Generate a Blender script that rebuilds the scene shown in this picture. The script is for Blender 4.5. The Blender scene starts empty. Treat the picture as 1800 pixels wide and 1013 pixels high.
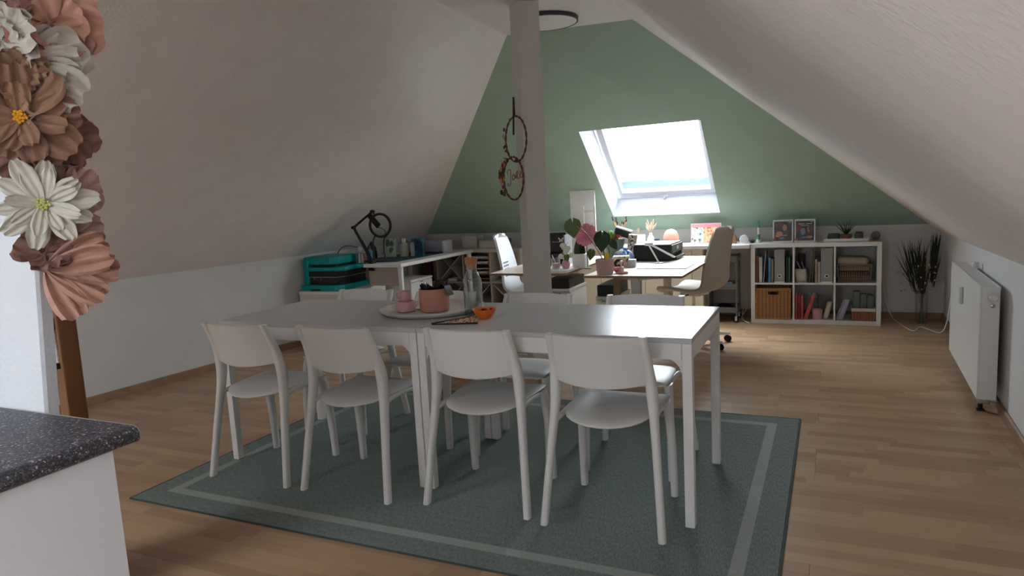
import bpy, bmesh, math, random
from mathutils import Vector, Matrix, Euler
random.seed(7)
scene = bpy.context.scene
COL = scene.collection
PI = math.pi

# ------------------------------------------------------------------ camera
YAW, PITCH, ROLL, FPX = -0.4382, 0.1332, 0.0540, 1209.95
CAM = Vector((1.7211, -2.9751, 1.3556))
fw = Vector((math.sin(YAW)*math.cos(PITCH), math.cos(YAW)*math.cos(PITCH), -math.sin(PITCH)))
rt = Vector((math.cos(YAW), -math.sin(YAW), 0))
dn = fw.cross(rt)
rt2 = math.cos(ROLL)*rt + math.sin(ROLL)*dn
dn2 = -math.sin(ROLL)*rt + math.cos(ROLL)*dn
cd = bpy.data.cameras.new('camera')
cam = bpy.data.objects.new('camera', cd); COL.objects.link(cam)
mw = Matrix.Identity(4)
for i in range(3):
    mw[i][0] = rt2[i]; mw[i][1] = -dn2[i]; mw[i][2] = -fw[i]; mw[i][3] = CAM[i]
cam.matrix_world = mw
cd.sensor_width = 36; cd.lens = FPX/1800*36; cd.clip_start = 0.05; cd.clip_end = 5000
scene.camera = cam

# ------------------------------------------------------------------ world, light, exposure
SKY_STRENGTH = 20.0
EXPOSURE = 0.68
world = bpy.data.worlds.new('overcast_sky'); scene.world = world
world.use_nodes = True
wn = world.node_tree.nodes; wl = world.node_tree.links
wn.clear()
wo = wn.new('ShaderNodeOutputWorld'); wb = wn.new('ShaderNodeBackground')
wb.inputs['Color'].default_value = (0.90, 0.95, 1.0, 1)
wb.inputs['Strength'].default_value = SKY_STRENGTH
wl.new(wb.outputs[0], wo.inputs[0])
vs = scene.view_settings
vs.view_transform = 'Standard'; vs.look = 'None'; vs.gamma = 1.0; vs.use_curve_mapping = False
vs.exposure = EXPOSURE

def portal(name, loc, size, direction):
    l = bpy.data.lights.new(name, 'AREA'); l.shape = 'RECTANGLE'; l.size, l.size_y = size
    l.cycles.is_portal = True
    o = bpy.data.objects.new(name, l); COL.objects.link(o); o.location = loc
    o.rotation_euler = Vector(direction).to_track_quat('-Z', 'Y').to_euler()
    return o

# ------------------------------------------------------------------ helpers
def lin(c):
    r = []
    for v in c[:3]:
        v /= 255.0
        r.append(v/12.92 if v <= 0.04045 else ((v+0.055)/1.055)**2.4)
    return tuple(r)+(1.0,)

MATS = {}
def mat(name, rgb, rough=0.5, metal=0.0, var=0.0, vscale=8.0, bump=0.0, bscale=60.0, spec=0.5, emis=None, trans=0.0, ior=1.45, sheen=0.0, coat=0.0, alpha=1.0):
    if name in MATS: return MATS[name]
    m = bpy.data.materials.new(name); m.use_nodes = True
    nt = m.node_tree; b = nt.nodes['Principled BSDF']
    b.inputs['Base Color'].default_value = lin(rgb)
    b.inputs['Roughness'].default_value = rough
    b.inputs['Metallic'].default_value = metal
    b.inputs['Specular IOR Level'].default_value = spec
    b.inputs['Transmission Weight'].default_value = trans
    b.inputs['IOR'].default_value = ior
    b.inputs['Sheen Weight'].default_value = sheen
    b.inputs['Coat Weight'].default_value = coat
    if emis:
        b.inputs['Emission Color'].default_value = lin(emis[0]); b.inputs['Emission Strength'].default_value = emis[1]
    tc = None
    if var or bump:
        tc = nt.nodes.new('ShaderNodeTexCoord')
    if var:
        n = nt.nodes.new('ShaderNodeTexNoise'); n.inputs['Scale'].default_value = vscale; n.inputs['Detail'].default_value = 4
        nt.links.new(tc.outputs['Object'], n.inputs['Vector'])
        r = nt.nodes.new('ShaderNodeMapRange'); r.inputs[1].default_value = 0.3; r.inputs[2].default_value = 0.7
        r.inputs[3].default_value = 1-var; r.inputs[4].default_value = 1+var
        nt.links.new(n.outputs['Fac'], r.inputs[0])
        mx = nt.nodes.new('ShaderNodeVectorMath'); mx.operation = 'SCALE'
        mx.inputs[0].default_value = lin(rgb)[:3]
        nt.links.new(r.outputs[0], mx.inputs['Scale']); nt.links.new(mx.outputs[0], b.inputs['Base Color'])
    if bump:
        n2 = nt.nodes.new('ShaderNodeTexNoise'); n2.inputs['Scale'].default_value = bscale; n2.inputs['Detail'].default_value = 3
        nt.links.new(tc.outputs['Object'], n2.inputs['Vector'])
        bp = nt.nodes.new('ShaderNodeBump'); bp.inputs['Strength'].default_value = bump; bp.inputs['Distance'].default_value = 0.004
        nt.links.new(n2.outputs['Fac'], bp.inputs['Height']); nt.links.new(bp.outputs[0], b.inputs['Normal'])
    MATS[name] = m
    return m

def glassy(name, tint=(255, 255, 255), refl=0.08, rough=0.0):
    """thin clear glass: see-through with a fresnel reflection"""
    if name in MATS: return MATS[name]
    m = bpy.data.materials.new(name); m.use_nodes = True
    nt = m.node_tree; nt.nodes.clear()
    o = nt.nodes.new('ShaderNodeOutputMaterial'); t = nt.nodes.new('ShaderNodeBsdfTransparent'); g = nt.nodes.new('ShaderNodeBsdfGlossy')
    t.inputs[0].default_value = lin(tint); g.inputs['Roughness'].default_value = rough
    lw = nt.nodes.new('ShaderNodeLayerWeight'); lw.inputs[0].default_value = 0.35
    mr = nt.nodes.new('ShaderNodeMapRange'); mr.inputs[3].default_value = refl; mr.inputs[4].default_value = 0.7
    nt.links.new(lw.outputs['Facing'], mr.inputs[0])
    mx = nt.nodes.new('ShaderNodeMixShader'); nt.links.new(mr.outputs[0], mx.inputs[0])
    nt.links.new(t.outputs[0], mx.inputs[1]); nt.links.new(g.outputs[0], mx.inputs[2]); nt.links.new(mx.outputs[0], o.inputs[0])
    MATS[name] = m
    return m

class B:
    """collects shapes; obj() links them as one mesh"""
    def __init__(s): s.bm = bmesh.new(); s.flat = False
    def _merge(s, t, M=None):
        if M is not None: bmesh.ops.transform(t, matrix=M, verts=t.verts)
        me = bpy.data.meshes.new('t'); t.to_mesh(me); t.free(); s.bm.from_mesh(me); bpy.data.meshes.remove(me)
        return s
    def box(s, x0, x1, y0, y1, z0, z1, bev=0.0, seg=2, M=None):
        t = bmesh.new(); bmesh.ops.create_cube(t, size=1)
        for v in t.verts:
            v.co = Vector((x0+(v.co.x+.5)*(x1-x0), y0+(v.co.y+.5)*(y1-y0), z0+(v.co.z+.5)*(z1-z0)))
        s.flat = s.flat or bev > 0
        if bev > 0: bmesh.ops.bevel(t, geom=t.edges[:], offset=bev, segments=seg, affect='EDGES', profile=0.5)
        return s._merge(t, M)
    def prism(s, poly, z0, z1, bev=0.0, M=None):
        t = bmesh.new()
        f = t.faces.new([t.verts.new((p[0], p[1], z0)) for p in poly])
        r = bmesh.ops.extrude_face_region(t, geom=[f])
        for e in r['geom']:
            if isinstance(e, bmesh.types.BMVert): e.co.z = z1
        bmesh.ops.recalc_face_normals(t, faces=t.faces[:])
        if bev > 0:
            s.flat = True
            ed = [e for e in t.edges if len(e.link_faces) == 2 and e.calc_face_angle(0) > 0.6]
            bmesh.ops.bevel(t, geom=ed, offset=bev, segments=2, affect='EDGES', profile=0.5)
        return s._merge(t, M)
    def tube(s, pts, r, n=8, closed=False, cap=True, flat=1.0, M=None):
        t = bmesh.new(); pts = [Vector(p) for p in pts]; k = len(pts)
        rs = r if isinstance(r, (list, tuple)) else [r]*k
        rings = []; up = None
        for i, p in enumerate(pts):
            if closed: d = pts[(i+1) % k]-pts[i-1]
            else: d = pts[min(i+1, k-1)]-pts[max(i-1, 0)]
            d.normalize()
            if up is None:
                a = Vector((0, 0, 1)) if abs(d.z) < .9 else Vector((1, 0, 0))
            else: a = up
            x = d.cross(a).normalized(); y = x.cross(d).normalized(); up = y
            rings.append([t.verts.new(p+rs[i]*(math.cos(2*PI*j/n)*x+flat*math.sin(2*PI*j/n)*y)) for j in range(n)])
        for i in range(k if closed else k-1):
            a, b = rings[i], rings[(i+1) % k]
            for j in range(n): t.faces.new((a[j], a[(j+1) % n], b[(j+1) % n], b[j]))
        if cap and not closed:
            t.faces.new(rings[0][::-1]); t.faces.new(rings[-1])
        bmesh.ops.recalc_face_normals(t, faces=t.faces[:])
        return s._merge(t, M)
    def loft(s, rings, cap=True, M=None):
        t = bmesh.new(); R = [[t.verts.new(p) for p in r] for r in rings]; n = len(R[0])
        for a, b in zip(R, R[1:]):
            for j in range(n): t.faces.new((a[j], a[(j+1) % n], b[(j+1) % n], b[j]))
        if cap: t.faces.new(R[0][::-1]); t.faces.new(R[-1])
        bmesh.ops.recalc_face_normals(t, faces=t.faces[:])
        return s._merge(t, M)
    def lathe(s, prof, n=28, c=(0, 0, 0), sx=1.0, sy=1.0, M=None):
        t = bmesh.new(); rings = []
        for r, z in prof:
            if r < 1e-5: rings.append([t.verts.new((c[0], c[1], c[2]+z))])
            else: rings.append([t.verts.new((c[0]+sx*r*math.cos(2*PI*j/n), c[1]+sy*r*math.sin(2*PI*j/n), c[2]+z)) for j in range(n)])
        for a, b in zip(rings, rings[1:]):
            if len(a) == 1 and len(b) == 1: continue
            for j in range(n):
                k = (j+1) % n
                if len(a) == 1: t.faces.new((a[0], b[k], b[j]))
                elif len(b) == 1: t.faces.new((a[j], a[k], b[0]))
                else: t.faces.new((a[j], a[k], b[k], b[j]))
        return s._merge(t, M)
    def sheet(s, f, nu, nv, thick=0.0, M=None):
        t = bmesh.new()
        g = [[t.verts.new(f(i/nu, j/nv)) for j in range(nv+1)] for i in range(nu+1)]
        fs = [t.faces.new((g[i][j], g[i+1][j], g[i+1][j+1], g[i][j+1])) for i in range(nu) for j in range(nv)]
        if thick:
            bmesh.ops.recalc_face_normals(t, faces=fs)
            bmesh.ops.solidify(t, geom=fs, thickness=thick)
            bmesh.ops.recalc_face_normals(t, faces=t.faces[:])
        return s._merge(t, M)
    def ball(s, c, r, n=10, sc=(1, 1, 1)):
        t = bmesh.new(); bmesh.ops.create_uvsphere(t, u_segments=n, v_segments=max(5, n*2//3), radius=r)
        for v in t.verts: v.co = Vector((c[0]+v.co.x*sc[0], c[1]+v.co.y*sc[1], c[2]+v.co.z*sc[2]))
        return s._merge(t)
    def quad(s, *p):
        s.bm.faces.new([s.bm.verts.new(q) for q in p]); return s

def mesh(b, m, smooth=35):
    me = bpy.data.meshes.new('m'); b.bm.to_mesh(me); b.bm.free()
    if smooth:
        for p in me.polygons: p.use_smooth = True
        me.set_sharp_from_angle(angle=math.radians(smooth))
    if m: me.materials.append(m)
    return me

def obj(name, b, m, parent=None, smooth=35, label=None):
    flat = getattr(b, 'flat', False) and smooth
    me = b if isinstance(b, bpy.types.Mesh) else mesh(b, m, smooth)
    me.name = name
    o = bpy.data.objects.new(name, me); COL.objects.link(o)
    if flat:
        w = o.modifiers.new('weighted', 'WEIGHTED_NORMAL'); w.keep_sharp = True
    if parent is not None: o.parent = parent
    if label: o['label'] = label
    return o

def tag(o, label, cat, group=None):
    o['label'] = label; o['category'] = cat
    if group: o['group'] = group
    return o

def thing(name, label, cat, loc=(0, 0, 0), rz=0.0, group=None):
    o = bpy.data.objects.new(name, None); COL.objects.link(o); o.empty_display_size = .05
    o.location = loc; o.rotation_euler = (0, 0, rz)
    return tag(o, label, cat, group)

def single(name, b, m, label, cat, loc=(0, 0, 0), rot=(0, 0, 0), group=None, smooth=35):
    o = obj(name, b, m, None, smooth); o.location = loc; o.rotation_euler = rot
    return tag(o, label, cat, group)

def struct(name, b, m, parent=None, smooth=0):
    o = obj(name, b, m, parent, smooth)
    o['kind'] = 'structure'
    return o

def dup(root, loc, rz, label=None, group=None):
    r = root.copy(); COL.objects.link(r); r.location = loc; r.rotation_euler = (0, 0, rz)
    if label: r['label'] = label
    if group: r['group'] = group
    for ch in list(root.children):
        c = ch.copy(); COL.objects.link(c); c.parent = r
        for g in ch.children:
            d = g.copy(); COL.objects.link(d); d.parent = c
    return r

def RZ(a): return Matrix.Rotation(a, 4, 'Z')
def T(x, y, z): return Matrix.Translation((x, y, z))

# ------------------------------------------------------------------ materials
M_wall = mat('wall_paint', (208, 206, 204), .9, bump=.5, bscale=90, var=.02, vscale=3)
M_slope = mat('woodchip_paint', (234, 228, 226), .92, bump=.8, bscale=60, var=.03, vscale=5)
M_ceil = mat('ceiling_paint', (228, 223, 221), .92, bump=.7, bscale=80)
M_green = mat('sage_paint', (161, 184, 167), .9, bump=.5, bscale=80, var=.03, vscale=6)
M_white = mat('white_lacquer', (230, 229, 228), .35)
M_plastic = mat('white_plastic', (222, 221, 219), .45)
M_frame = mat('window_white', (204, 206, 214), .4)
M_beech = mat('beech_trim', (150, 116, 90), .5, var=.08, vscale=12)
M_black = mat('black_plastic', (18, 18, 19), .4)
M_blackm = mat('black_matte', (26, 26, 27), .7)
M_steel = mat('chrome', (190, 190, 190), .25, metal=1)
M_grey = mat('grey_metal', (110, 112, 110), .5)
M_glass = glassy('clear_glass', (250, 252, 252), .06)
M_pane = glassy('window_glass', (250, 253, 253), .03)
M_paper = mat('paper_white', (235, 235, 236), .7)
M_pink = mat('pink_ceramic', (214, 168, 168), .4)
M_cream = mat('cream_front', (226, 219, 201), .45)

# ------------------------------------------------------------------ the room
YB, YR, HC, ZL = 4.40, -5.2, 2.68, 0.884       # back and rear walls, flat ceiling, left knee wall
def xl(y): return -3.2+.078*y                    # the side walls are not quite parallel
def xr(y): return 2.55+.027*y
def zr(y): return .911-.027*max(y, -.5)
HA, HB = Vector((2.54, YB, .892)), Vector((-2.86, YB, .935))      # green hip: foot
HD, HE = Vector((.287, 2.589, HC)), Vector((-.742, 2.45, HC))     # green hip: ceiling line
def cxl(y): return HE.x-.034*(y-HE.y)
def cxr(y): return HD.x-.047*(y-HD.y)

def floor_material():
    m = bpy.data.materials.new('laminate'); m.use_nodes = True
    nt = m.node_tree; b = nt.nodes['Principled BSDF']; N = nt.nodes.new; L = nt.links.new
    tc = N('ShaderNodeTexCoord'); oi = N('ShaderNodeObjectInfo'); sp = N('ShaderNodeSeparateXYZ')
    L(tc.outputs['Object'], sp.inputs[0])
    def mt(op, a, bb):
        n = N('ShaderNodeMath'); n.operation = op
        for i, v in enumerate((a, bb)):
            if v is None: continue
            if isinstance(v, (int, float)): n.inputs[i].default_value = v
            else: L(v, n.inputs[i])
        return n.outputs[0]
    strip = mt('FLOOR', mt('DIVIDE', sp.outputs['Y'], 0.0652), None)
    rnd = mt('MULTIPLY', oi.outputs['Random'], 37.0)
    off = mt('MULTIPLY', strip, 0.37)
    seg = mt('FLOOR', mt('DIVIDE', mt('ADD', sp.outputs['X'], mt('ADD', off, oi.outputs['Random'])), 0.43), None)
    cb = N('ShaderNodeCombineXYZ'); L(strip, cb.inputs[0]); L(seg, cb.inputs[1]); L(rnd, cb.inputs[2])
    wn_ = N('ShaderNodeTexWhiteNoise'); L(cb.outputs[0], wn_.inputs['Vector'])
    mp = N('ShaderNodeMapping'); mp.inputs['Scale'].default_value = (5, 90, 1); L(tc.outputs['Object'], mp.inputs['Vector'])
    ad = N('ShaderNodeVectorMath'); ad.operation = 'ADD'; L(mp.outputs[0], ad.inputs[0]); L(cb.outputs[0], ad.inputs[1])
    no = N('ShaderNodeTexNoise'); no.inputs['Scale'].default_value = 1.0; no.inputs['Detail'].default_value = 5; L(ad.outputs[0], no.inputs['Vector'])
    f = mt('ADD', mt('MULTIPLY', wn_.outputs['Value'], 0.62), mt('MULTIPLY', no.outputs['Fac'], 0.38))
    cr = N('ShaderNodeValToRGB'); L(f, cr.inputs[0])
    cr.color_ramp.elements[0].color = lin((160, 128, 100)); cr.color_ramp.elements[0].position = .15
    cr.color_ramp.elements[1].color = lin((192, 161, 128)); cr.color_ramp.elements[1].position = .9
    L(cr.outputs[0], b.inputs['Base Color'])
    b.inputs['Roughness'].default_value = .38; b.inputs['Specular IOR Level'].default_value = .45
    return m
M_floor = floor_material()
M_under = mat('underlay', (70, 55, 45), .9)
floor = struct('floor', B().box(xl(YR)-.1, xr(YB)+.1, YR-.1, YB+.1, -.06, -.0125), M_under)
PW, PL_ = 0.195, 1.29
rows = int((YB-YR)/PW)+1
pm = {}
rs = random.Random(3)
for r in range(rows):
    y0 = YB-(r+1)*PW
    xa, xb = xl(y0+PW), xr(y0)
    x = -3.3-rs.choice((0.0, .43, .86, .2, .64))
    while x < xb:
        a, e = max(x, xa), min(x+PL_, xb)
        if e-a > .03:
            key = round(e-a, 3)
            if key not in pm:
                pm[key] = mesh(B().box(0, key-.0012, 0, PW-.0010, -.012, 0), M_floor, 0)
            o = obj('plank', pm[key], None, floor); o.location = (a, y0, 0)
        x += PL_


def top_left(y):
    if y <= HE.y: return Vector((cxl(y), y, HC))
    return HE.lerp(HB, (y-HE.y)/(HB.y-HE.y))
def top_right(y):
    if y <= HD.y: return Vector((cxr(y), y, HC))
    return HD.lerp(HA, (y-HD.y)/(HA.y-HD.y))
def knee_left(y): return Vector((xl(y), y, ZL))
def knee_right(y): return Vector((xr(y), y, zr(y)))
def rows_of(y1): return [YR+(y1-YR)*i/12 for i in range(13)]+[y1+(YB-y1)*i/10 for i in range(1, 11)]
def slope(name, knee, top, ys, soft):
    b = B(); us = [0, .03, .06, .1, .16, .25, .4, .6, .8, 1]
    g = []
    for y in ys:
        k, t = knee(y), top(y); row = []
        for u in us:
            p = k.lerp(t, u)
            row.append(b.bm.verts.new(p))
        g.append(row)
    for i in range(len(ys)-1):
        for j in range(len(us)-1):
            if soft[0] <= i < soft[1] and 5 <= j <= 7: continue      # opening for an added roof window out of view
            b.bm.faces.new((g[i][j], g[i+1][j], g[i+1][j+1], g[i][j+1]))
    bmesh.ops.recalc_face_normals(b.bm, faces=b.bm.faces[:])
    return struct(name, b, M_slope, None, 30)
slope('ceiling_left', knee_left, top_left, rows_of(HE.y), (2, 3))
slope('ceiling_right', knee_right, top_right, rows_of(HD.y), (1, 2))
# knee walls
def knee_wall(name, xf, zf, sgn, m):
    b = B(); ring = lambda y: [(xf(y), y, -.01), (xf(y), y, zf(y)), (xf(y)+sgn*.12, y, zf(y)), (xf(y)+sgn*.12, y, -.01)]
    b.loft([ring(YR+(YB-YR)*i/8) for i in range(9)])
    return struct(name, b, m)
knee_wall('wall_left', xl, lambda y: ZL, -1, M_wall)
knee_wall('wall_right', xr, zr, 1, mat('wall_paint_lit', (222, 221, 222), .9, bump=.5, bscale=90))  # wall paint copied lighter: the light on this side is in the colour
b = B()
b.prism([(xl(YB)-.12, -.01), (xr(YB)+.12, -.01), (xr(YB)+.12, zr(YB)), (xr(YB), zr(YB)), (HA.x, HA.z), (HB.x, HB.z), (xl(YB)-.12, HB.z)], 0, .12,
        M=Matrix(((1, 0, 0, 0), (0, 0, 1, YB), (0, 1, 0, 0), (0, 0, 0, 1))))
struct('wall_back', b, M_wall)
b = B()
b.prism([(cxl(YR), YR), (cxr(YR), YR), (HD.x, HD.y), (HE.x, HE.y)], HC, HC+.1)
struct('ceiling', b, M_ceil)
# gable wall behind the photographer; its unseen window is added to light the near room
WX0, WX1, WZ0, WZ1 = -.25, .55, 1.35, 2.0
def rear_quad(b, x0, z0, x1, z1): b.box(x0, x1, YR-.15, YR, z0, z1)
b = B(); rear_quad(b, xl(YR)-.2, -.01, xr(YR)+.2, WZ0); rear_quad(b, xl(YR)-.2, WZ0, WX0, WZ1)
rear_quad(b, WX1, WZ0, xr(YR)+.2, WZ1); rear_quad(b, xl(YR)-.2, WZ1, xr(YR)+.2, HC+.1)
struct('wall_rear', b, M_wall)
w2 = struct('added_window_2', B().box(WX0, WX1, YR-.10, YR-.03, WZ0, WZ0+.07).box(WX0, WX1, YR-.10, YR-.03, WZ1-.07, WZ1)
            .box(WX0, WX0+.07, YR-.10, YR-.03, WZ0, WZ1).box(WX1-.07, WX1, YR-.10, YR-.03, WZ0, WZ1).box((WX0+WX1)/2-.05, (WX0+WX1)/2+.05, YR-.10, YR-.03, WZ0, WZ1), M_frame)
for i in range(2):
    o = obj('pane', B().box(WX0+.07+i*.38, WX0+.35+i*.38, YR-.07, YR-.066, WZ0+.07, WZ1-.07), M_pane, w2, 0)
portal('window_portal_rear', ((WX0+WX1)/2, YR-.16, (WZ0+WZ1)/2), (WX1-WX0, WZ1-WZ0), (0, 1, 0))

# roof windows out of view, added to brighten the near part of the room
def added_roof_window(name, knee, top, ya, yb, sgn):
    A_ = [knee(y).lerp(top(y), u) for y, u in ((ya, .25), (yb, .25), (yb, .8), (ya, .8))]
    out_ = (A_[1]-A_[0]).cross(A_[3]-A_[0]).normalized(); out_ = out_ if out_.z > 0 else -out_
    b = B()
    for i in range(4): b.quad(A_[i], A_[(i+1) % 4], A_[(i+1) % 4]+out_*.16, A_[i]+out_*.16)
    w = struct(name, b, M_frame)
    ctr = sum(A_, Vector())/4
    b = B(); b.tube([p.lerp(ctr, .05)+out_*.15 for p in A_], .045, 4, closed=True); obj('sash', b, M_frame, w, 0)
    b = B(); b.quad(*[p+out_*.155 for p in A_]); obj('pane', b, M_pane, w, 0)
    portal('window_portal_'+name, ctr+out_*.2, (1.75, 1.75), -out_)
rr_, rl_ = rows_of(HD.y), rows_of(HE.y)
added_roof_window('added_window_3', knee_right, top_right, rr_[1], rr_[2], 1)
added_roof_window('added_window_4', knee_left, top_left, rl_[2], rl_[3], -1)

# green hip with the roof window
HN = Vector((.004, .6844, .7291)).normalized(); HW = Vector((0, -.7291, .6844))
HO = Vector((0, YB, .912))
def hp(u, w, d=0.0): return HO+Vector((u, 0, 0))+w*HW+d*HN
OP = [hp(-.450, 1.47), hp(.673, 1.478), hp(.702, .238), hp(-.403, .238)]     # opening in the plaster: TL TR BR BL
D_ = .18
FR = [hp(-.392, 1.43, D_), hp(.655, 1.43, D_), hp(.657, .315, D_), hp(-.361, .310, D_)]  # where the lining meets the window
b = B()
for q in ((HE, HD, OP[1], OP[0]), (HD, HA, OP[2], OP[1]), (HA, HB, OP[3], OP[2]), (HB, HE, OP[0], OP[3])): b.quad(*q)
bmesh.ops.remove_doubles(b.bm, verts=b.bm.verts[:], dist=1e-5); bmesh.ops.recalc_face_normals(b.bm, faces=b.bm.faces[:])
struct('ceiling_back', b, M_green)
w1 = bpy.data.objects.new('window_1', None); COL.objects.link(w1); w1['kind'] = 'structure'
b = B()
for i in range(4): b.quad(OP[i], OP[(i+1) % 4], FR[(i+1) % 4], FR[i])
bmesh.ops.remove_doubles(b.bm, verts=b.bm.verts[:], dist=1e-5)
obj('lining', b, M_frame, w1, 0)
HM = Matrix(((1, 0, HN.x, HO.x), (0, HW.y, HN.y, HO.y), (0, HW.z, HN.z, HO.z), (0, 0, 0, 1)))    # u, w, d -> world
def bars(b, u0, u1, w0, w1_, t, d0, d1, bev=.004):
    b.box(u0, u1, w0, w0+t[0], d0, d1, bev, M=HM); b.box(u0, u1, w1_-t[1], w1_, d0, d1, bev, M=HM)
    b.box(u0, u0+t[2], w0+t[0], w1_-t[1], d0, d1, bev, M=HM); b.box(u1-t[3], u1, w0+t[0], w1_-t[1], d0, d1, bev, M=HM)
b = B(); bars(b, -.43, .70, .26, 1.50, (.06, .06, .05, .05), D_, D_+.10)
obj('frame', b, M_frame, w1)
b = B(); bars(b, -.368, .648, .330, 1.44, (.055, .06, .062, .040), D_+.015, D_+.075)
sash = obj('sash', b, M_frame, w1)
b = B(); b.box(-.31, .61, .384, 1.385, D_+.045, D_+.050, M=HM)
obj('pane', b, M_pane, w1, 0)
b = B(); b.box(.105, .165, .318, .336, D_-.012, D_+.016, .003, M=HM); b.box(.125, .145, .30, .33, D_-.03, D_-.010, .003, M=HM)
obj('latch', b, M_frame, sash)
portal('window_portal_roof', hp(.13, .87, D_+.12), (1.05, 1.12), -HN)

# skirting boards
def skirting(name, xf, sgn, y0, y1):
    b = B(); n = 8
    ring = lambda y: [(xf(y), y, 0), (xf(y), y, .062), (xf(y)+sgn*.008, y, .066), (xf(y)+sgn*.016, y, .058), (xf(y)+sgn*.016, y, 0)]
    b.loft([ring(y0+(y1-y0)*i/n) for i in range(n+1)]); return struct(name, b, M_beech)
skirting('baseboard_left', xl, 1, -1.4, YB)
skirting('baseboard_right', xr, -1, -4.9, YB)
struct('baseboard_back', B().box(xl(YB)+.02, xr(YB)-.02, YB-.016, YB, 0, .064, .003), M_beech)

# post under the roof frame
PX, PY = -.242, 1.66
struct('trim_1', B().box(-.083, .083, -.083, .083, 0, HC, .006, M=T(PX, PY, 0) @ RZ(math.radians(41))), mat('post_paint', (214, 210, 206), .6, bump=.15, bscale=40), None, 35)

# partition wall stub, open door behind it, kitchen unit
M_part = mat('partition_paint', (206, 208, 214), .9, bump=.5, bscale=90)
b = B()
def pring(z, x): return [(-.55, -2.045, z), (x, -2.045, z), (x+.006, -2.039, z), (x+.006, -2.015, z), (-.55, -2.015, z)]
b.loft([pring(0, .02), pring(.92, .084), pring(1.46, .15), pring(2.45, .25)])
struct('wall_partition', b, M_part)

# hazy land outside the roof window
b = B()
b.sheet(lambda u, v: Vector((-1500+3000*u, 40+1900*v, -9-6*v+ (75*max(0, v-.45)*(1+.35*math.sin(u*17)+.2*math.sin(u*41+1)) if v > .45 else 0))), 60, 20)
struct('hillside_outside', b, mat('hazy_forest', (40, 52, 54), 1.0, var=.12, vscale=.01, spec=0.0), None, 60)

# ------------------------------------------------------------------ rug
def rug_material():
    m = bpy.data.materials.new('woven_rug'); m.use_nodes = True
    nt = m.node_tree; b = nt.nodes['Principled BSDF']; N = nt.nodes.new; L = nt.links.new
    tc = N('ShaderNodeTexCoord'); sp = N('ShaderNodeSeparateXYZ'); L(tc.outputs['Object'], sp.inputs[0])
    def mt(op, a, bb=None):
        n = N('ShaderNodeMath'); n.operation = op
        for i, v in enumerate((a, bb)):
            if v is None: continue
            if isinstance(v, (int, float)): n.inputs[i].default_value = v
            else: L(v, n.inputs[i])
        return n.outputs[0]
    dx = mt('SUBTRACT', RUGX/2, mt('ABSOLUTE', sp.outputs['X'])); dy = mt('SUBTRACT', RUGY/2, mt('ABSOLUTE', sp.outputs['Y']))
    d = mt('MINIMUM', dx, dy)
    band = mt('MULTIPLY', mt('GREATER_THAN', d, .115), mt('LESS_THAN', d, .165))
    zig = mt('SINE', mt('MULTIPLY', mt('ADD', sp.outputs['X'], sp.outputs['Y']), 900.0))
    band = mt('MULTIPLY', band, mt('ADD', .40, mt('MULTIPLY', zig, .2)))
    mp = N('ShaderNodeMapping'); mp.inputs['Scale'].default_value = (260, 40, 1); L(tc.outputs['Object'], mp.inputs['Vector'])
    no = N('ShaderNodeTexNoise'); no.inputs['Scale'].default_value = 1; no.inputs['Detail'].default_value = 3; L(mp.outputs[0], no.inputs['Vector'])
    cr = N('ShaderNodeValToRGB'); L(no.outputs['Fac'], cr.inputs[0])
    cr.color_ramp.elements[0].color = lin((97, 108, 105)); cr.color_ramp.elements[0].position = .3
    cr.color_ramp.elements[1].color = lin((139, 150, 147)); cr.color_ramp.elements[1].position = .7
    mx = N('ShaderNodeMix'); mx.data_type = 'RGBA'; L(band, mx.inputs[0]); L(cr.outputs[0], mx.inputs[6]); mx.inputs[7].default_value = lin((196, 199, 196))
    L(mx.outputs[2], b.inputs['Base Color']); b.inputs['Roughness'].default_value = .95; b.inputs['Specular IOR Level'].default_value = .15
    bp = N('ShaderNodeBump'); bp.inputs['Strength'].default_value = .35; bp.inputs['Distance'].default_value = .002; L(no.outputs['Fac'], bp.inputs['Height']); L(bp.outputs[0], b.inputs['Normal'])
    return m
RUGX, RUGY = 2.92, 2.03
rug = thing('area_rug', 'grey-green flat woven rug with pale border stripe under the long table', 'rug', (1.567-RUGX/2, .115, 0))
obj('field', B().box(-RUGX/2+.006, RUGX/2-.006, -RUGY/2+.006, RUGY/2-.006, 0, .006), rug_material(), rug, 0)
b = B()
for s_ in (-1, 1):
    b.box(-RUGX/2, RUGX/2, s_*RUGY/2-.004, s_*RUGY/2+.004, 0, .0066, .002); b.box(s_*RUGX/2-.004, s_*RUGX/2+.004, -RUGY/2, RUGY/2, 0, .0066, .002)
obj('binding', b, mat('rug_binding', (70, 84, 84), .9), rug)

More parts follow.
